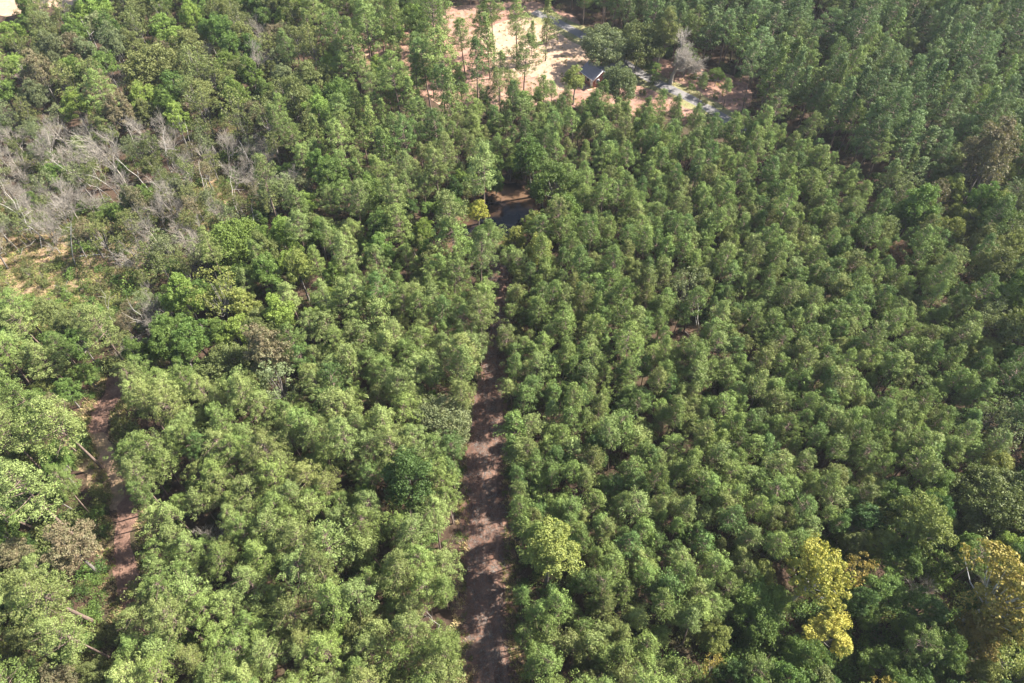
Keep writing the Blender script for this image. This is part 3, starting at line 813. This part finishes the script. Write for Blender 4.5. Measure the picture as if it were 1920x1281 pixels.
for it in range(75000):
    y = RNG.uniform(-8, 330); halfw = 82 + 0.84 * max(0, y)
    x = RNG.uniform(-halfw, halfw)
    if RNG.random() > halfw / 360 * 1.0 + 0.25 and y > 120: continue
    px, py, D = proj(x, y, 9.5)
    if px < -260 or px > 2180 or py > 1520 or py < -170: continue
    z = zone_of(px, py)
    if z == 'yardgap': continue
    r, mx = MIX[z]
    k = int(RNG.choice(len(mx), p=pick_cache[z]))
    kind, tone, _, sc = mx[k]
    small = kind in ('shrub', 'thicket')
    sc = sc * RNG.uniform(0.80, 1.2)
    rr_ = r / 2 * RNG.uniform(0.88, 1.12) * (0.7 if small else (1.15 if kind in ('broad',) and sc > .8 else 1))
    if blocked(x, y, px, py, small, PROTO[kind][0][2] * sc, {'young': 1.4, 'slim': 1.7, 'mature': 2.2, 'broad': 2.6, 'thin': 2.3}.get(kind, 1.0) * sc): continue
    if occupied(x, y, rr_): continue
    occupy(x, y, rr_)
    PL.append(Plant(kind, tone, x, y, sc))
print('plants', len(PL))

# ------------------------------------------------------------------ labels
for q in PL:
    q.px, q.py, q.D = proj(q.x, q.y, PROTO[q.kind][q.var][2] * q.sz * 0.75)
def inview(q, m=25): return -m < q.px < 1920 + m and -m < q.py < 1281 + m
TONEW = {'pine_pale': 'pale yellowish', 'pine_mid': 'mid green', 'pine_deep': 'deep green', 'pine_olive': 'olive', 'pine_blue': 'bluish dark',
         'green': 'green', 'bright': 'bright green', 'yellowgreen': 'yellow-green', 'yellow': 'yellow', 'gold': 'golden', 'olive': 'olive',
         'brown': 'brown tinted', 'greygreen': 'grey-green', 'dark': 'dark green', 'russet': 'russet', None: 'grey'}
KINDW = {'young': 'slender pine', 'mature': 'broad pine', 'slim': 'tall narrow pine', 'broad': 'leafy tree', 'thin': 'sparse leafy tree', 'shrub': 'shrub',
         'thicket': 'loose shrub', 'bare': 'bare twiggy tree', 'snag': 'dead trunk', 'oak': 'wide oak', 'sycamore': 'forked tree', 'bigdead': 'bare tree'}
ZONEW = {'plant': ('right of the dirt lane', 'young pines of the plantation right of the lane'), 'south': ('left of the dirt lane', 'pines between the two dirt ways'),
         'farwest': ('left of the narrow dirt track', 'trees left of the narrow track'), 'midwest': ('in the woods left of the pond', 'mixed trees left of the pond'),
         'nw': ('in the upper left woods', 'leafy trees of the upper left woods'), 'scrub': ('in the dead tree scrub', 'trees and shrubs of the dead tree scrub'),
         'open': ('in the tan scrub opening', 'shrubs of the tan opening'), 'ne': ('in the far upper right pine wood', 'pines of the far upper right wood'),
         'north': ('beside the far clearing', 'pines near the far clearing'), 'east': ('in the hardwoods at the right edge', 'trees of the right edge woods'),
         'southeast': ('in the lower right hardwoods', 'trees of the lower right hardwoods'), 'yardgap': ('beside the drive', 'trees beside the drive')}
BANDS = ['very top', 'upper edge', 'upper part', 'upper middle', 'middle', 'just below the middle', 'lower middle', 'lower part', 'near the bottom', 'bottom edge']
ORD = ['first', 'second', 'third', 'fourth', 'fifth', 'sixth', 'seventh', 'eighth', 'ninth', 'tenth', 'eleventh', 'twelfth']
def ordw(i):
    if i < 12: return ORD[i]
    n_ = i + 1
    return str(n_) + ('th' if 10 < n_ % 100 < 14 else {1: 'st', 2: 'nd', 3: 'rd'}.get(n_ % 10, 'th'))
REFS = {'plant': 'from the dirt lane', 'south': 'from the dirt lane', 'farwest': 'from the narrow track', 'midwest': 'from the pond',
        'nw': 'from the left edge', 'scrub': 'from the left edge', 'open': 'from the left edge', 'ne': 'from the right edge', 'north': 'from the clearing',
        'east': 'from the right edge', 'southeast': 'from the right edge', 'yardgap': 'from the drive'}
REFX = {'plant': (950, 1), 'south': (900, -1), 'farwest': (225, -1), 'midwest': (900, -1), 'nw': (0, 1), 'scrub': (0, 1), 'open': (0, 1), 'ne': (1920, -1),
        'north': (1000, -1), 'east': (1920, -1), 'southeast': (1920, -1), 'yardgap': (1200, 1)}
PLACEW = {'plant': 'plantation', 'south': 'left pines', 'farwest': 'track-side woods', 'midwest': 'pond-side woods', 'nw': 'upper left woods', 'scrub': 'dead tree scrub',
          'open': 'tan opening', 'ne': 'far right pinewood', 'north': 'far clearing woods', 'east': 'right edge woods', 'southeast': 'lower right hardwoods', 'yardgap': 'drive side'}
IND, REST = [], []
byname = {}
for q in PL: byname.setdefault(NAMES[q.kind], []).append(q)
for nm, lst in byname.items():
    vis = [q for q in lst if inview(q)]
    out = [q for q in lst if not inview(q)]
    vis.sort(key=lambda q: (0 if q.label else 1, q.D))
    IND += vis[:300]
    REST += [(nm, q) for q in vis[300:]] + [(nm, q) for q in out]
LEVELS = [(20, 'at the top edge'), (75, 'level with the sandy yard'), (140, 'level with the house'), (200, 'level with the drive end'), (260, 'above the brown edge tree'),
          (315, 'level with the brown edge tree'), (385, 'level with the pond'), (450, 'level with the large bright tree'), (505, 'level with the russet tree'),
          (560, 'level with the twin yellow-green trees'), (620, 'level with the dark plantation gap'), (690, 'level with the olive brown tree'),
          (745, 'above the grey-green lane tree'), (800, 'level with the grey-green lane tree'), (850, 'below the grey-green lane tree'), (905, 'level with the very dark tree'),
          (960, 'level with the rounded yellow-green tree'), (1005, 'above the yellow-green lane tree'), (1050, 'level with the yellow-green lane tree'),
          (1110, 'level with the golden edge tree'), (1160, 'above the smaller yellow tree'), (1205, 'level with the smaller yellow tree'), (1245, 'below the smaller yellow tree'), (1290, 'at the bottom edge')]
REFS.update({'plant': 'right of the lane', 'south': 'left of the lane', 'farwest': 'left of the track', 'midwest': 'left of the pond', 'nw': 'in the upper left woods',
             'scrub': 'along the scrub', 'open': 'along the tan opening', 'ne': 'in the far pinewood', 'north': 'beside the clearing', 'east': 'in the right edge woods',
             'southeast': 'in lower right hardwoods', 'yardgap': 'beside the drive'})
ORD = ('first second third fourth fifth sixth seventh eighth ninth tenth eleventh twelfth thirteenth fourteenth fifteenth sixteenth seventeenth eighteenth nineteenth twentieth').split()
rows = {}
for q in IND:
    if q.label: continue
    z = zone_of(q.px, q.py)
    b = min(range(len(LEVELS)), key=lambda i: abs(LEVELS[i][0] - q.py))
    rows.setdefault((z, b, KINDW[q.kind], TONEW[q.tone]), []).append(q)
for (z, b, kd, tn), lst in rows.items():
    x0, sg = REFX[z]
    lst.sort(key=lambda q: abs(q.px - x0))
    for i, q in enumerate(lst):
        kk = kd if not (tn == 'grey') else kd
        q.label = '%s %s %s %s, %s' % (ORD[min(i, 19)], tn, kk, REFS[z], LEVELS[b][1])
        if len(q.label.split()) > 16: q.label = q.label.replace('sparse leafy', 'sparse').replace('bare twiggy', 'bare').replace('yellow-green tree', 'yellow tree')
        if len(q.label.split()) > 16: q.label = q.label.replace('in lower right', 'among lower').replace('level with the', 'by the')

# ------------------------------------------------------------------ build individuals
for q in IND:
    cm, tm, H = PROTO[q.kind][q.var]
    nm = NAMES[q.kind]
    z = zone_of(q.px, q.py)
    root = empty(nm, (q.x, q.y, 0), (q.tx, q.ty, q.rz), (q.s * (1 + .12 * math.sin(q.x * 9.7)), q.s * (1 + .12 * math.sin(q.y * 8.3)), q.sz), q.label, CATS[nm], CATS[nm] + 's, ' + ZONEW[z][1])
    tr = part('trunk', tm, root)
    if cm is not None: part('crown', cm, root, MAT[q.tone])

# ------------------------------------------------------------------ the rest of each kind: one object per kind
SRC_CACHE = {}
def scatter(name, items, sources, label, cat):
    """items: (x, y, rz, s, sz, idx); sources: list of lists of (mesh, material)"""
    coll = bpy.data.collections.new(name + '_sources')
    for i, parts in enumerate(sources):
        vs, fs, mi, mats, off = [], [], [], [], 0
        for k, (me, m) in enumerate(parts):
            n_ = len(me.vertices); a = np.empty(n_ * 3, np.float32); me.vertices.foreach_get('co', a)
            lp = np.empty(len(me.loops), np.int32); me.loops.foreach_get('vertex_index', lp)
            vs.append(a.reshape(-1, 3)); fs.append(lp.reshape(-1, 4) + off); off += n_
            mi += [k] * (len(lp) // 4); mats.append(m)
        key = tuple(me.name for me, m in parts)
        if key not in SRC_CACHE: SRC_CACHE[key] = mesh_from(name + '_source', np.concatenate(vs), fs, mats, mi)
        o = bpy.data.objects.new('%s_source_%03d' % (name, i), SRC_CACHE[key])
        for k, m in enumerate(mats):
            o.material_slots[k].link = 'OBJECT'; o.material_slots[k].material = m
        coll.objects.link(o)
    me = bpy.data.meshes.new(name)
    me.vertices.add(len(items))
    A = np.array([(a[0], a[1], a[6] if len(a) > 6 else 0) for a in items], np.float32)
    me.vertices.foreach_set('co', A.ravel())
    for an, ty, f in (('rotv', 'FLOAT_VECTOR', lambda a: (0.07 * math.sin(a[0] * 7), 0.07 * math.cos(a[1] * 5), a[2])), ('sclv', 'FLOAT_VECTOR', lambda a: (a[3] * (1 + .12 * math.sin(a[0] * 9.7)), a[3] * (1 + .12 * math.sin(a[1] * 8.3)), a[4]))):
        at = me.attributes.new(an, ty, 'POINT'); at.data.foreach_set('vector', np.array([f(a) for a in items], np.float32).ravel())
    at = me.attributes.new('pick', 'INT', 'POINT'); at.data.foreach_set('value', np.array([a[5] for a in items], np.int32))
    o = bpy.data.objects.new(name, me); COL.objects.link(o)
    g = bpy.data.node_groups.new(name, 'GeometryNodeTree')
    g.interface.new_socket('Geometry', in_out='INPUT', socket_type='NodeSocketGeometry')
    g.interface.new_socket('Geometry', in_out='OUTPUT', socket_type='NodeSocketGeometry')
    N = g.nodes; L = g.links
    gi = N.new('NodeGroupInput'); go = N.new('NodeGroupOutput')
    ci = N.new('GeometryNodeCollectionInfo'); ci.inputs[0].default_value = coll
    ci.inputs['Separate Children'].default_value = True; ci.inputs['Reset Children'].default_value = True
    ip = N.new('GeometryNodeInstanceOnPoints'); ip.inputs['Pick Instance'].default_value = True
    def na(nm_, ty):
        x = N.new('GeometryNodeInputNamedAttribute'); x.data_type = ty; x.inputs[0].default_value = nm_; return x.outputs[0]
    L.new(gi.outputs[0], ip.inputs['Points']); L.new(ci.outputs[0], ip.inputs['Instance'])
    L.new(na('pick', 'INT'), ip.inputs['Instance Index'])
    L.new(na('rotv', 'FLOAT_VECTOR'), ip.inputs['Rotation']); L.new(na('sclv', 'FLOAT_VECTOR'), ip.inputs['Scale'])
    L.new(ip.outputs[0], go.inputs[0])
    md = o.modifiers.new('scatter', 'NODES'); md.node_group = g
    o['kind'] = 'stuff'; o['label'] = label; o['category'] = cat
    return o
restby = {}
for nm, q in REST: restby.setdefault(nm, []).append(q)
RL = {'pine_tree': ('pine_wood', 'dense mass of further pines filling the plantation and woods', 'pine wood'),
      'broadleaf_tree': ('broadleaf_wood', 'mass of further leafy trees around the pines', 'broadleaf wood'),
      'shrub': ('shrub_cover', 'scattered further shrubs among the trees', 'shrubs'), 'bare_tree': ('bare_wood', 'further bare grey trees of the scrub', 'bare trees'),
      'dead_tree': ('dead_wood', 'further dead trunks of the scrub', 'dead trees'), 'oak_tree': ('oak_wood', 'further oaks', 'oaks')}
for nm, lst in restby.items():
    keys = sorted({(q.kind, int(q.var), q.tone or '') for q in lst})
    ix = {k: i for i, k in enumerate(keys)}
    src = []
    for kind, var, tone in keys:
        cm, tm, H = PROTO[kind][var]
        p_ = [(tm, tm.materials[0])]
        if cm is not None: p_.append((cm, MAT[tone]))
        src.append(p_)
    scatter(RL[nm][0], [(q.x, q.y, q.rz, q.s, q.sz, ix[(q.kind, int(q.var), q.tone or '')]) for q in lst], src, RL[nm][1], RL[nm][2])
print('individuals', len(IND), {k: len(v) for k, v in restby.items()})

# ------------------------------------------------------------------ undergrowth and weeds
items = []
USRC = [('shrub', 0, 'green'), ('shrub', 1, 'olive'), ('thicket', 0, 'yellowgreen'), ('shrub', 2, 'dark'), ('thicket', 1, 'brown'), ('thicket', 2, 'green')]
UW = {'scrub': (0.9, [1, 2, 3, .5, 1.5, 2]), 'open': (0.75, [1, 4, 1, 0.5, 2.5, .7]), 'southeast': (0.9, [3, 2, 1, 3, .3, 2]), 'farwest': (1.0, [2, 2, 1, 2, .5, 1]),
      'midwest': (0.5, [2, 2, 1, 2, .5, 1]), 'nw': (0.5, [2, 2, 1, 1, .5, 1]), 'plant': (0.45, [1, 1, .5, 2, 1, 1]), 'south': (0.6, [2, 1, 1, 2, .7, 1])}
for it in range(24000):
    y = RNG.uniform(0, 240); hw = 80 + 0.8 * y; x = RNG.uniform(-hw, hw)
    px, py, D = proj(x, y, 1)
    z = zone_of(px, py)
    den, wt = UW.get(z, (0.3, [1] * 6))
    if RNG.random() > den: continue
    if inpoly(x, y, lane_poly) or inpoly(x, y, pond_g) or polydist(x, y, road_mid) < 2.5 or polydist(x, y, track_mid) < 2.4: continue
    if inpoly(x, y, clear_g) or inpoly(x, y, field_g): continue
    w_ = np.array(wt, float); w_ /= w_.sum()
    s = RNG.uniform(0.3, 0.85) * {'open': .75, 'southeast': 1.25, 'farwest': 1.1}.get(z, 1)
    items.append((x, y, RNG.uniform(0, 6.28), s, s * RNG.uniform(.7, 1.1), int(RNG.choice(6, p=w_))))
scatter('undergrowth', items, [[(PROTO[k][v][0], MAT[t])] for k, v, t in USRC], 'low bushy undergrowth between the trees', 'undergrowth')
# grass tufts
def tuft_mesh(seed, n, h):
    rng = np.random.default_rng(seed); V = []
    for i in range(n):
        a = rng.uniform(0, 6.28); d = np.array([math.cos(a), math.sin(a), 0]); b = rng.normal(size=3) * [.18, .18, 0]
        s = np.array([-d[1], d[0], 0]) * 0.035
        tip = b + d * rng.uniform(.05, .22) + [0, 0, h * rng.uniform(.6, 1.2)]
        V += [b - s, b + s, tip + s * .3, tip - s * .3]
    return mesh_from('tuft', np.array(V), [np.arange(n * 4).reshape(n, 4)], [MAT['olive']])
T0, T1 = tuft_mesh(1, 26, .32), tuft_mesh(2, 22, .5)
m_straw = leaf_mat('straw', (0.42, 0.32, 0.17), (0.34, 0.27, 0.14), 0.2)
items = []
def try_tuft(x, y, dens):
    if RNG.random() < dens: items.append((x, y, RNG.uniform(0, 6.28), RNG.uniform(.6, 1.5), RNG.uniform(.5, 1.2), int(RNG.integers(4))))
for it in range(14000):
    k = RNG.random()
    if k < .5:
        x, y = P(RNG.uniform(-60, 440), RNG.uniform(330, 640)); 
        if inpoly(x, y, scr_g): try_tuft(x, y, 1)
    elif k < .68:
        x, y = P(RNG.uniform(600, 1400), RNG.uniform(5, 220))
        if inpoly(x, y, clear_g) and polydist(x, y, road_mid) > 1.7: try_tuft(x, y, .5)
    elif k < .9:
        i = int(RNG.integers(len(lane_mid))); s = 1 if RNG.random() < .5 else -1
        x = lane_mid[i][0] + s * RNG.uniform(2.6, 4.4); y = lane_mid[i][1] + RNG.uniform(-2, 2); try_tuft(x, y, .35)
    else:
        i = int(RNG.integers(len(track_mid) - 1)); t = RNG.random()
        x = track_mid[i][0] * t + track_mid[i + 1][0] * (1 - t) + RNG.choice([-1, 1]) * RNG.uniform(1.7, 4); y = track_mid[i][1] * t + track_mid[i + 1][1] * (1 - t); try_tuft(x, y, 1)
scatter('grass', items, [[(T0, m_straw)], [(T1, MAT['olive'])], [(T0, MAT['yellowgreen'])], [(T1, m_straw)]], 'dry grass tufts along lanes and openings', 'grass')
# fallen twigs and cones of litter on the two dirt ways
def stick_mesh(seed):
    rng = np.random.default_rng(seed); T = Tubes()
    for i in range(7):
        p = rng.normal(size=3) * [.5, .5, 0]; a = rng.uniform(0, 6.28); l_ = rng.uniform(.2, .8)
        T.add([p + [0, 0, .03], p + [math.cos(a) * l_, math.sin(a) * l_, .05]], [.02, .012], 3)
    return T.mesh('stick', MAT['bark_grey'])
items = []
for it in range(1500):
    i = int(RNG.integers(len(lane_mid))); items.append((lane_mid[i][0] + RNG.normal() * 2.3, lane_mid[i][1] + RNG.uniform(-1.5, 1.5), RNG.uniform(0, 6.28), RNG.uniform(.5, 1.3), 1, int(RNG.integers(3))))
scatter('leaf_litter', items, [[(stick_mesh(i), MAT['bark_grey'])] for i in range(3)], 'fallen twigs littering the dirt lane', 'litter')
# fallen dead logs in the scrub, each its own thing
LOGS = [(300, 432, 0.3, 5.5, 'short grey fallen log at the right of the scrub opening'), (175, 480, 0.1, 5, 'pale fallen log beside the tan opening'),
        (20, 575, 0.2, 4, 'grey fallen log at the left edge of the opening'), (120, 545, 2.6, 4.5, 'thin fallen log on the tan grass'), (330, 342, 0.1, 6, 'dark fallen log in the middle of the scrub'),
        (1325, 150, 2.9, 6.5, 'long pale fallen limb right of the big bare tree')]
for i, (px, py, a, ln, lb) in enumerate(LOGS):
    T = Tubes(); d = np.array([math.cos(a), math.sin(a), 0]); r = random.Random(i)
    T.add([-d * ln / 2 + [0, 0, .2], [0, 0, .24], d * ln / 2 + [0, 0, .3]], [.17, .14, .07], 7)
    for k in range(4):
        b = d * r.uniform(-.2, .45) * ln + np.array([0, 0, .22]); e = b + np.array([r.gauss(0, .6), r.gauss(0, .6), r.uniform(.2, .9)])
        T.add([b, e], [.05, .015], 4)
    o = bpy.data.objects.new('fallen_log', T.mesh('fallen_log', MAT['bark_pale'])); COL.objects.link(o)
    x, y = P(px, py); o.location = (x, y, 0); o['label'] = lb; o['category'] = 'log'; o['group'] = 'fallen logs'

# ------------------------------------------------------------------ house
def boxm(name, x0, x1, y0, y1, z0, z1, m):
    V = [(x, y, z) for z in (z0, z1) for y in (y0, y1) for x in (x0, x1)]
    F = [(0, 2, 3, 1), (4, 5, 7, 6), (0, 1, 5, 4), (2, 6, 7, 3), (0, 4, 6, 2), (1, 3, 7, 5)]
    return mesh_from(name, np.array(V, float), [np.array(F)], [m])
hx, hy = P(1106, 152, 1.2)
ax = P(1112, 152, 2.4); bx = P(1087, 133, 2.4)
ang = math.atan2(ax[1] - bx[1], ax[0] - bx[0])      # long axis of the house
hl = math.hypot(ax[0] - bx[0], ax[1] - bx[1]); hw_ = 5.4
house = empty('house', (ax[0], ax[1], 0), (0, 0, ang), (1, 1, 1), 'small brick house with grey shingle gable roof beside the sandy yard', 'house')
# local frame: x along the length (0 = gable end near camera, negative away), y to the left of the axis = away from the camera side
def gable(x0, x1, y0, y1, ze, zr, ov=.35, th=.14):
    """roof with ridge along x"""
    ym = (y0 + y1) / 2; k = (zr - ze) / (ym - y0)
    ya, yb = y0 - ov, y1 + ov; za = ze - ov * k
    V = []
    for x in (x0 - ov, x1 + ov):
        V += [(x, ya, za), (x, ym, zr), (x, yb, za), (x, ya, za + th), (x, ym, zr + th), (x, yb, za + th)]
    F = [(0, 1, 7, 6), (1, 2, 8, 7), (3, 9, 10, 4), (4, 10, 11, 5), (0, 6, 9, 3), (2, 5, 11, 8), (0, 3, 4, 1), (1, 4, 5, 2), (6, 7, 10, 9), (7, 8, 11, 10)]
    return np.array(V, float), np.array(F)
def walls(x0, x1, y0, y1, ze, zr):
    ym = (y0 + y1) / 2
    V = [(x0, y0, 0), (x1, y0, 0), (x1, y1, 0), (x0, y1, 0), (x0, y0, ze), (x1, y0, ze), (x1, y1, ze), (x0, y1, ze), (x0, ym, zr), (x1, ym, zr)]
    Q = np.array([(0, 1, 5, 4), (2, 3, 7, 6)]); P5 = np.array([(3, 0, 4, 8, 7), (1, 2, 6, 9, 5)])
    return np.array(V, float), Q, P5
V, Q, P5 = walls(-hl, -.35, .35, hw_, 2.5, 3.95)
me = mesh_from('wall', V, [Q, P5], [MAT['brick']]); part('wall', me, house)
V, F = gable(-hl, -.35, .35, hw_, 2.5, 4.0)
rf = part('roof', mesh_from('roof', V, [F], [MAT['shingle']]), house)
# raised shingle courses
k = (4.0 - 2.5) / ((hw_ - .35) / 2); yr = (hw_ + .35) / 2
cme = None
for s in (-1, 1):
    for i in range(9):
        u0 = i / 9 * (yr + 0.0 - 0.02); y_ = 0.02 + i * 0.31
        yy = y_ if s < 0 else hw_ + .35 - y_
        z_ = 2.5 + (y_ - .35) * k + .14
        y2 = yy + .3 * (1 if s < 0 else -1)
        Vc = [(-hl - .36, yy, z_ + .035), (.01, yy, z_ + .035), (.01, y2, z_ + .3 * k + .008), (-hl - .36, y2, z_ + .3 * k + .008),
              (-hl - .36, yy, z_ - .01), (.01, yy, z_ - .01)]
        me = mesh_from('shingle_course', np.array(Vc), [np.array([(0, 1, 2, 3), (4, 5, 1, 0)])], [MAT['shingle']])
        c_ = part('shingle_course', me, house); c_.parent = rf
# white rake boards on the near gable end
for s in (-1, 1):
    ya = -0.02 if s < 0 else hw_ + .37; za = 2.5 - .37 * k + .02
    V = [(.0, ya, za - .16), (.06, ya, za - .16), (.0, yr, 4.0 - .1), (.06, yr, 4.0 - .1), (.0, ya, za + .16), (.06, ya, za + .16), (.0, yr, 4.0 + .2), (.06, yr, 4.0 + .2)]
    F = np.array([(0, 1, 3, 2), (4, 6, 7, 5), (0, 4, 5, 1), (2, 3, 7, 6), (0, 2, 6, 4), (1, 5, 7, 3)])
    part('rake_board', mesh_from('rake_board', np.array(V), [F], [MAT['trim']]), house)
part('fascia', boxm('fascia', -hl - .35, .0, -.06, -.01, 2.22, 2.42, MAT['trim']), house)
# rear cross wing with its own gable, running away from the camera side
V, Q, P5 = walls(-8.0, -.2, -2.3, 2.3, 2.5, 3.9)
def rotw(V):  # local rotation by 90 deg and shift
    V = np.array(V); return np.stack([-V[:, 1] - 2.6, -V[:, 0] + 3.2, V[:, 2]], 1)
part('wall', mesh_from('wall_wing', rotw(V), [Q, P5], [MAT['brick']]), house)
V, F = gable(-8.0, -.2, -2.3, 2.3, 2.5, 3.93)
part('roof', mesh_from('roof_wing', rotw(V), [F], [MAT['shingle']]), house)
def window(x0, x1, y0, y1, z0, z1):
    w = part('window', boxm('window', x0, x1, y0, y1, z0, z1, MAT['trim']), house)
    dx = .03 if x1 - x0 < .3 else 0; dy = .03 if y1 - y0 < .3 else 0
    ix = .12 if dx == 0 else -dx; iy = .12 if dy == 0 else -dy
    p_ = part('pane', boxm('pane', x0 + ix, x1 - ix, y0 + iy, y1 - iy, z0 + .12, z1 - .12, MAT['glass']), house); p_.parent = w
window(-.38, -.30, 1.2, 2.3, 1.0, 2.1)
window(-.38, -.30, 3.4, 4.5, 1.0, 2.1)
window(-hl * .55, -hl * .55 + 1.3, .29, .38, 1.0, 2.1)
dr = part('door', boxm('door', -hl * .25, -hl * .25 + .95, .28, .37, 0.02, 2.1, MAT['trim']), house)
hd = part('handle', boxm('handle', -hl * .25 + .8, -hl * .25 + .86, .22, .28, 1.0, 1.08, MAT['glass']), house); hd.parent = dr
pa, pb = P(1100, 168), P(1132, 158)
walk = sheet('board_walk', ribbon([pa, ((pa[0] + pb[0]) / 2, (pa[1] + pb[1]) / 2), pb], 1.5, 5, 0), MAT['wood'], 0.05, 'tan board walk in front of the house')
hz = bpy.data.materials.new('haze'); hz.use_nodes = True
n = hz.node_tree.nodes; n.clear()
ho = n.new('ShaderNodeOutputMaterial'); hv = n.new('ShaderNodeVolumePrincipled')
hv.inputs['Color'].default_value = (0.86, 0.92, 1.0, 1)
hv.inputs['Density'].default_value = HAZE
hv.inputs['Anisotropy'].default_value = 0.2
hz.node_tree.links.new(hv.outputs[0], ho.inputs['Volume'])
hb = bpy.data.objects.new('haze', boxm('haze', -3100, 3100, -3100, 4100, -1.0, 101.5, hz)); COL.objects.link(hb)
hb['kind'] = 'stuff'; hb['label'] = 'thin bluish summer haze over the far woods'; hb['category'] = 'haze'
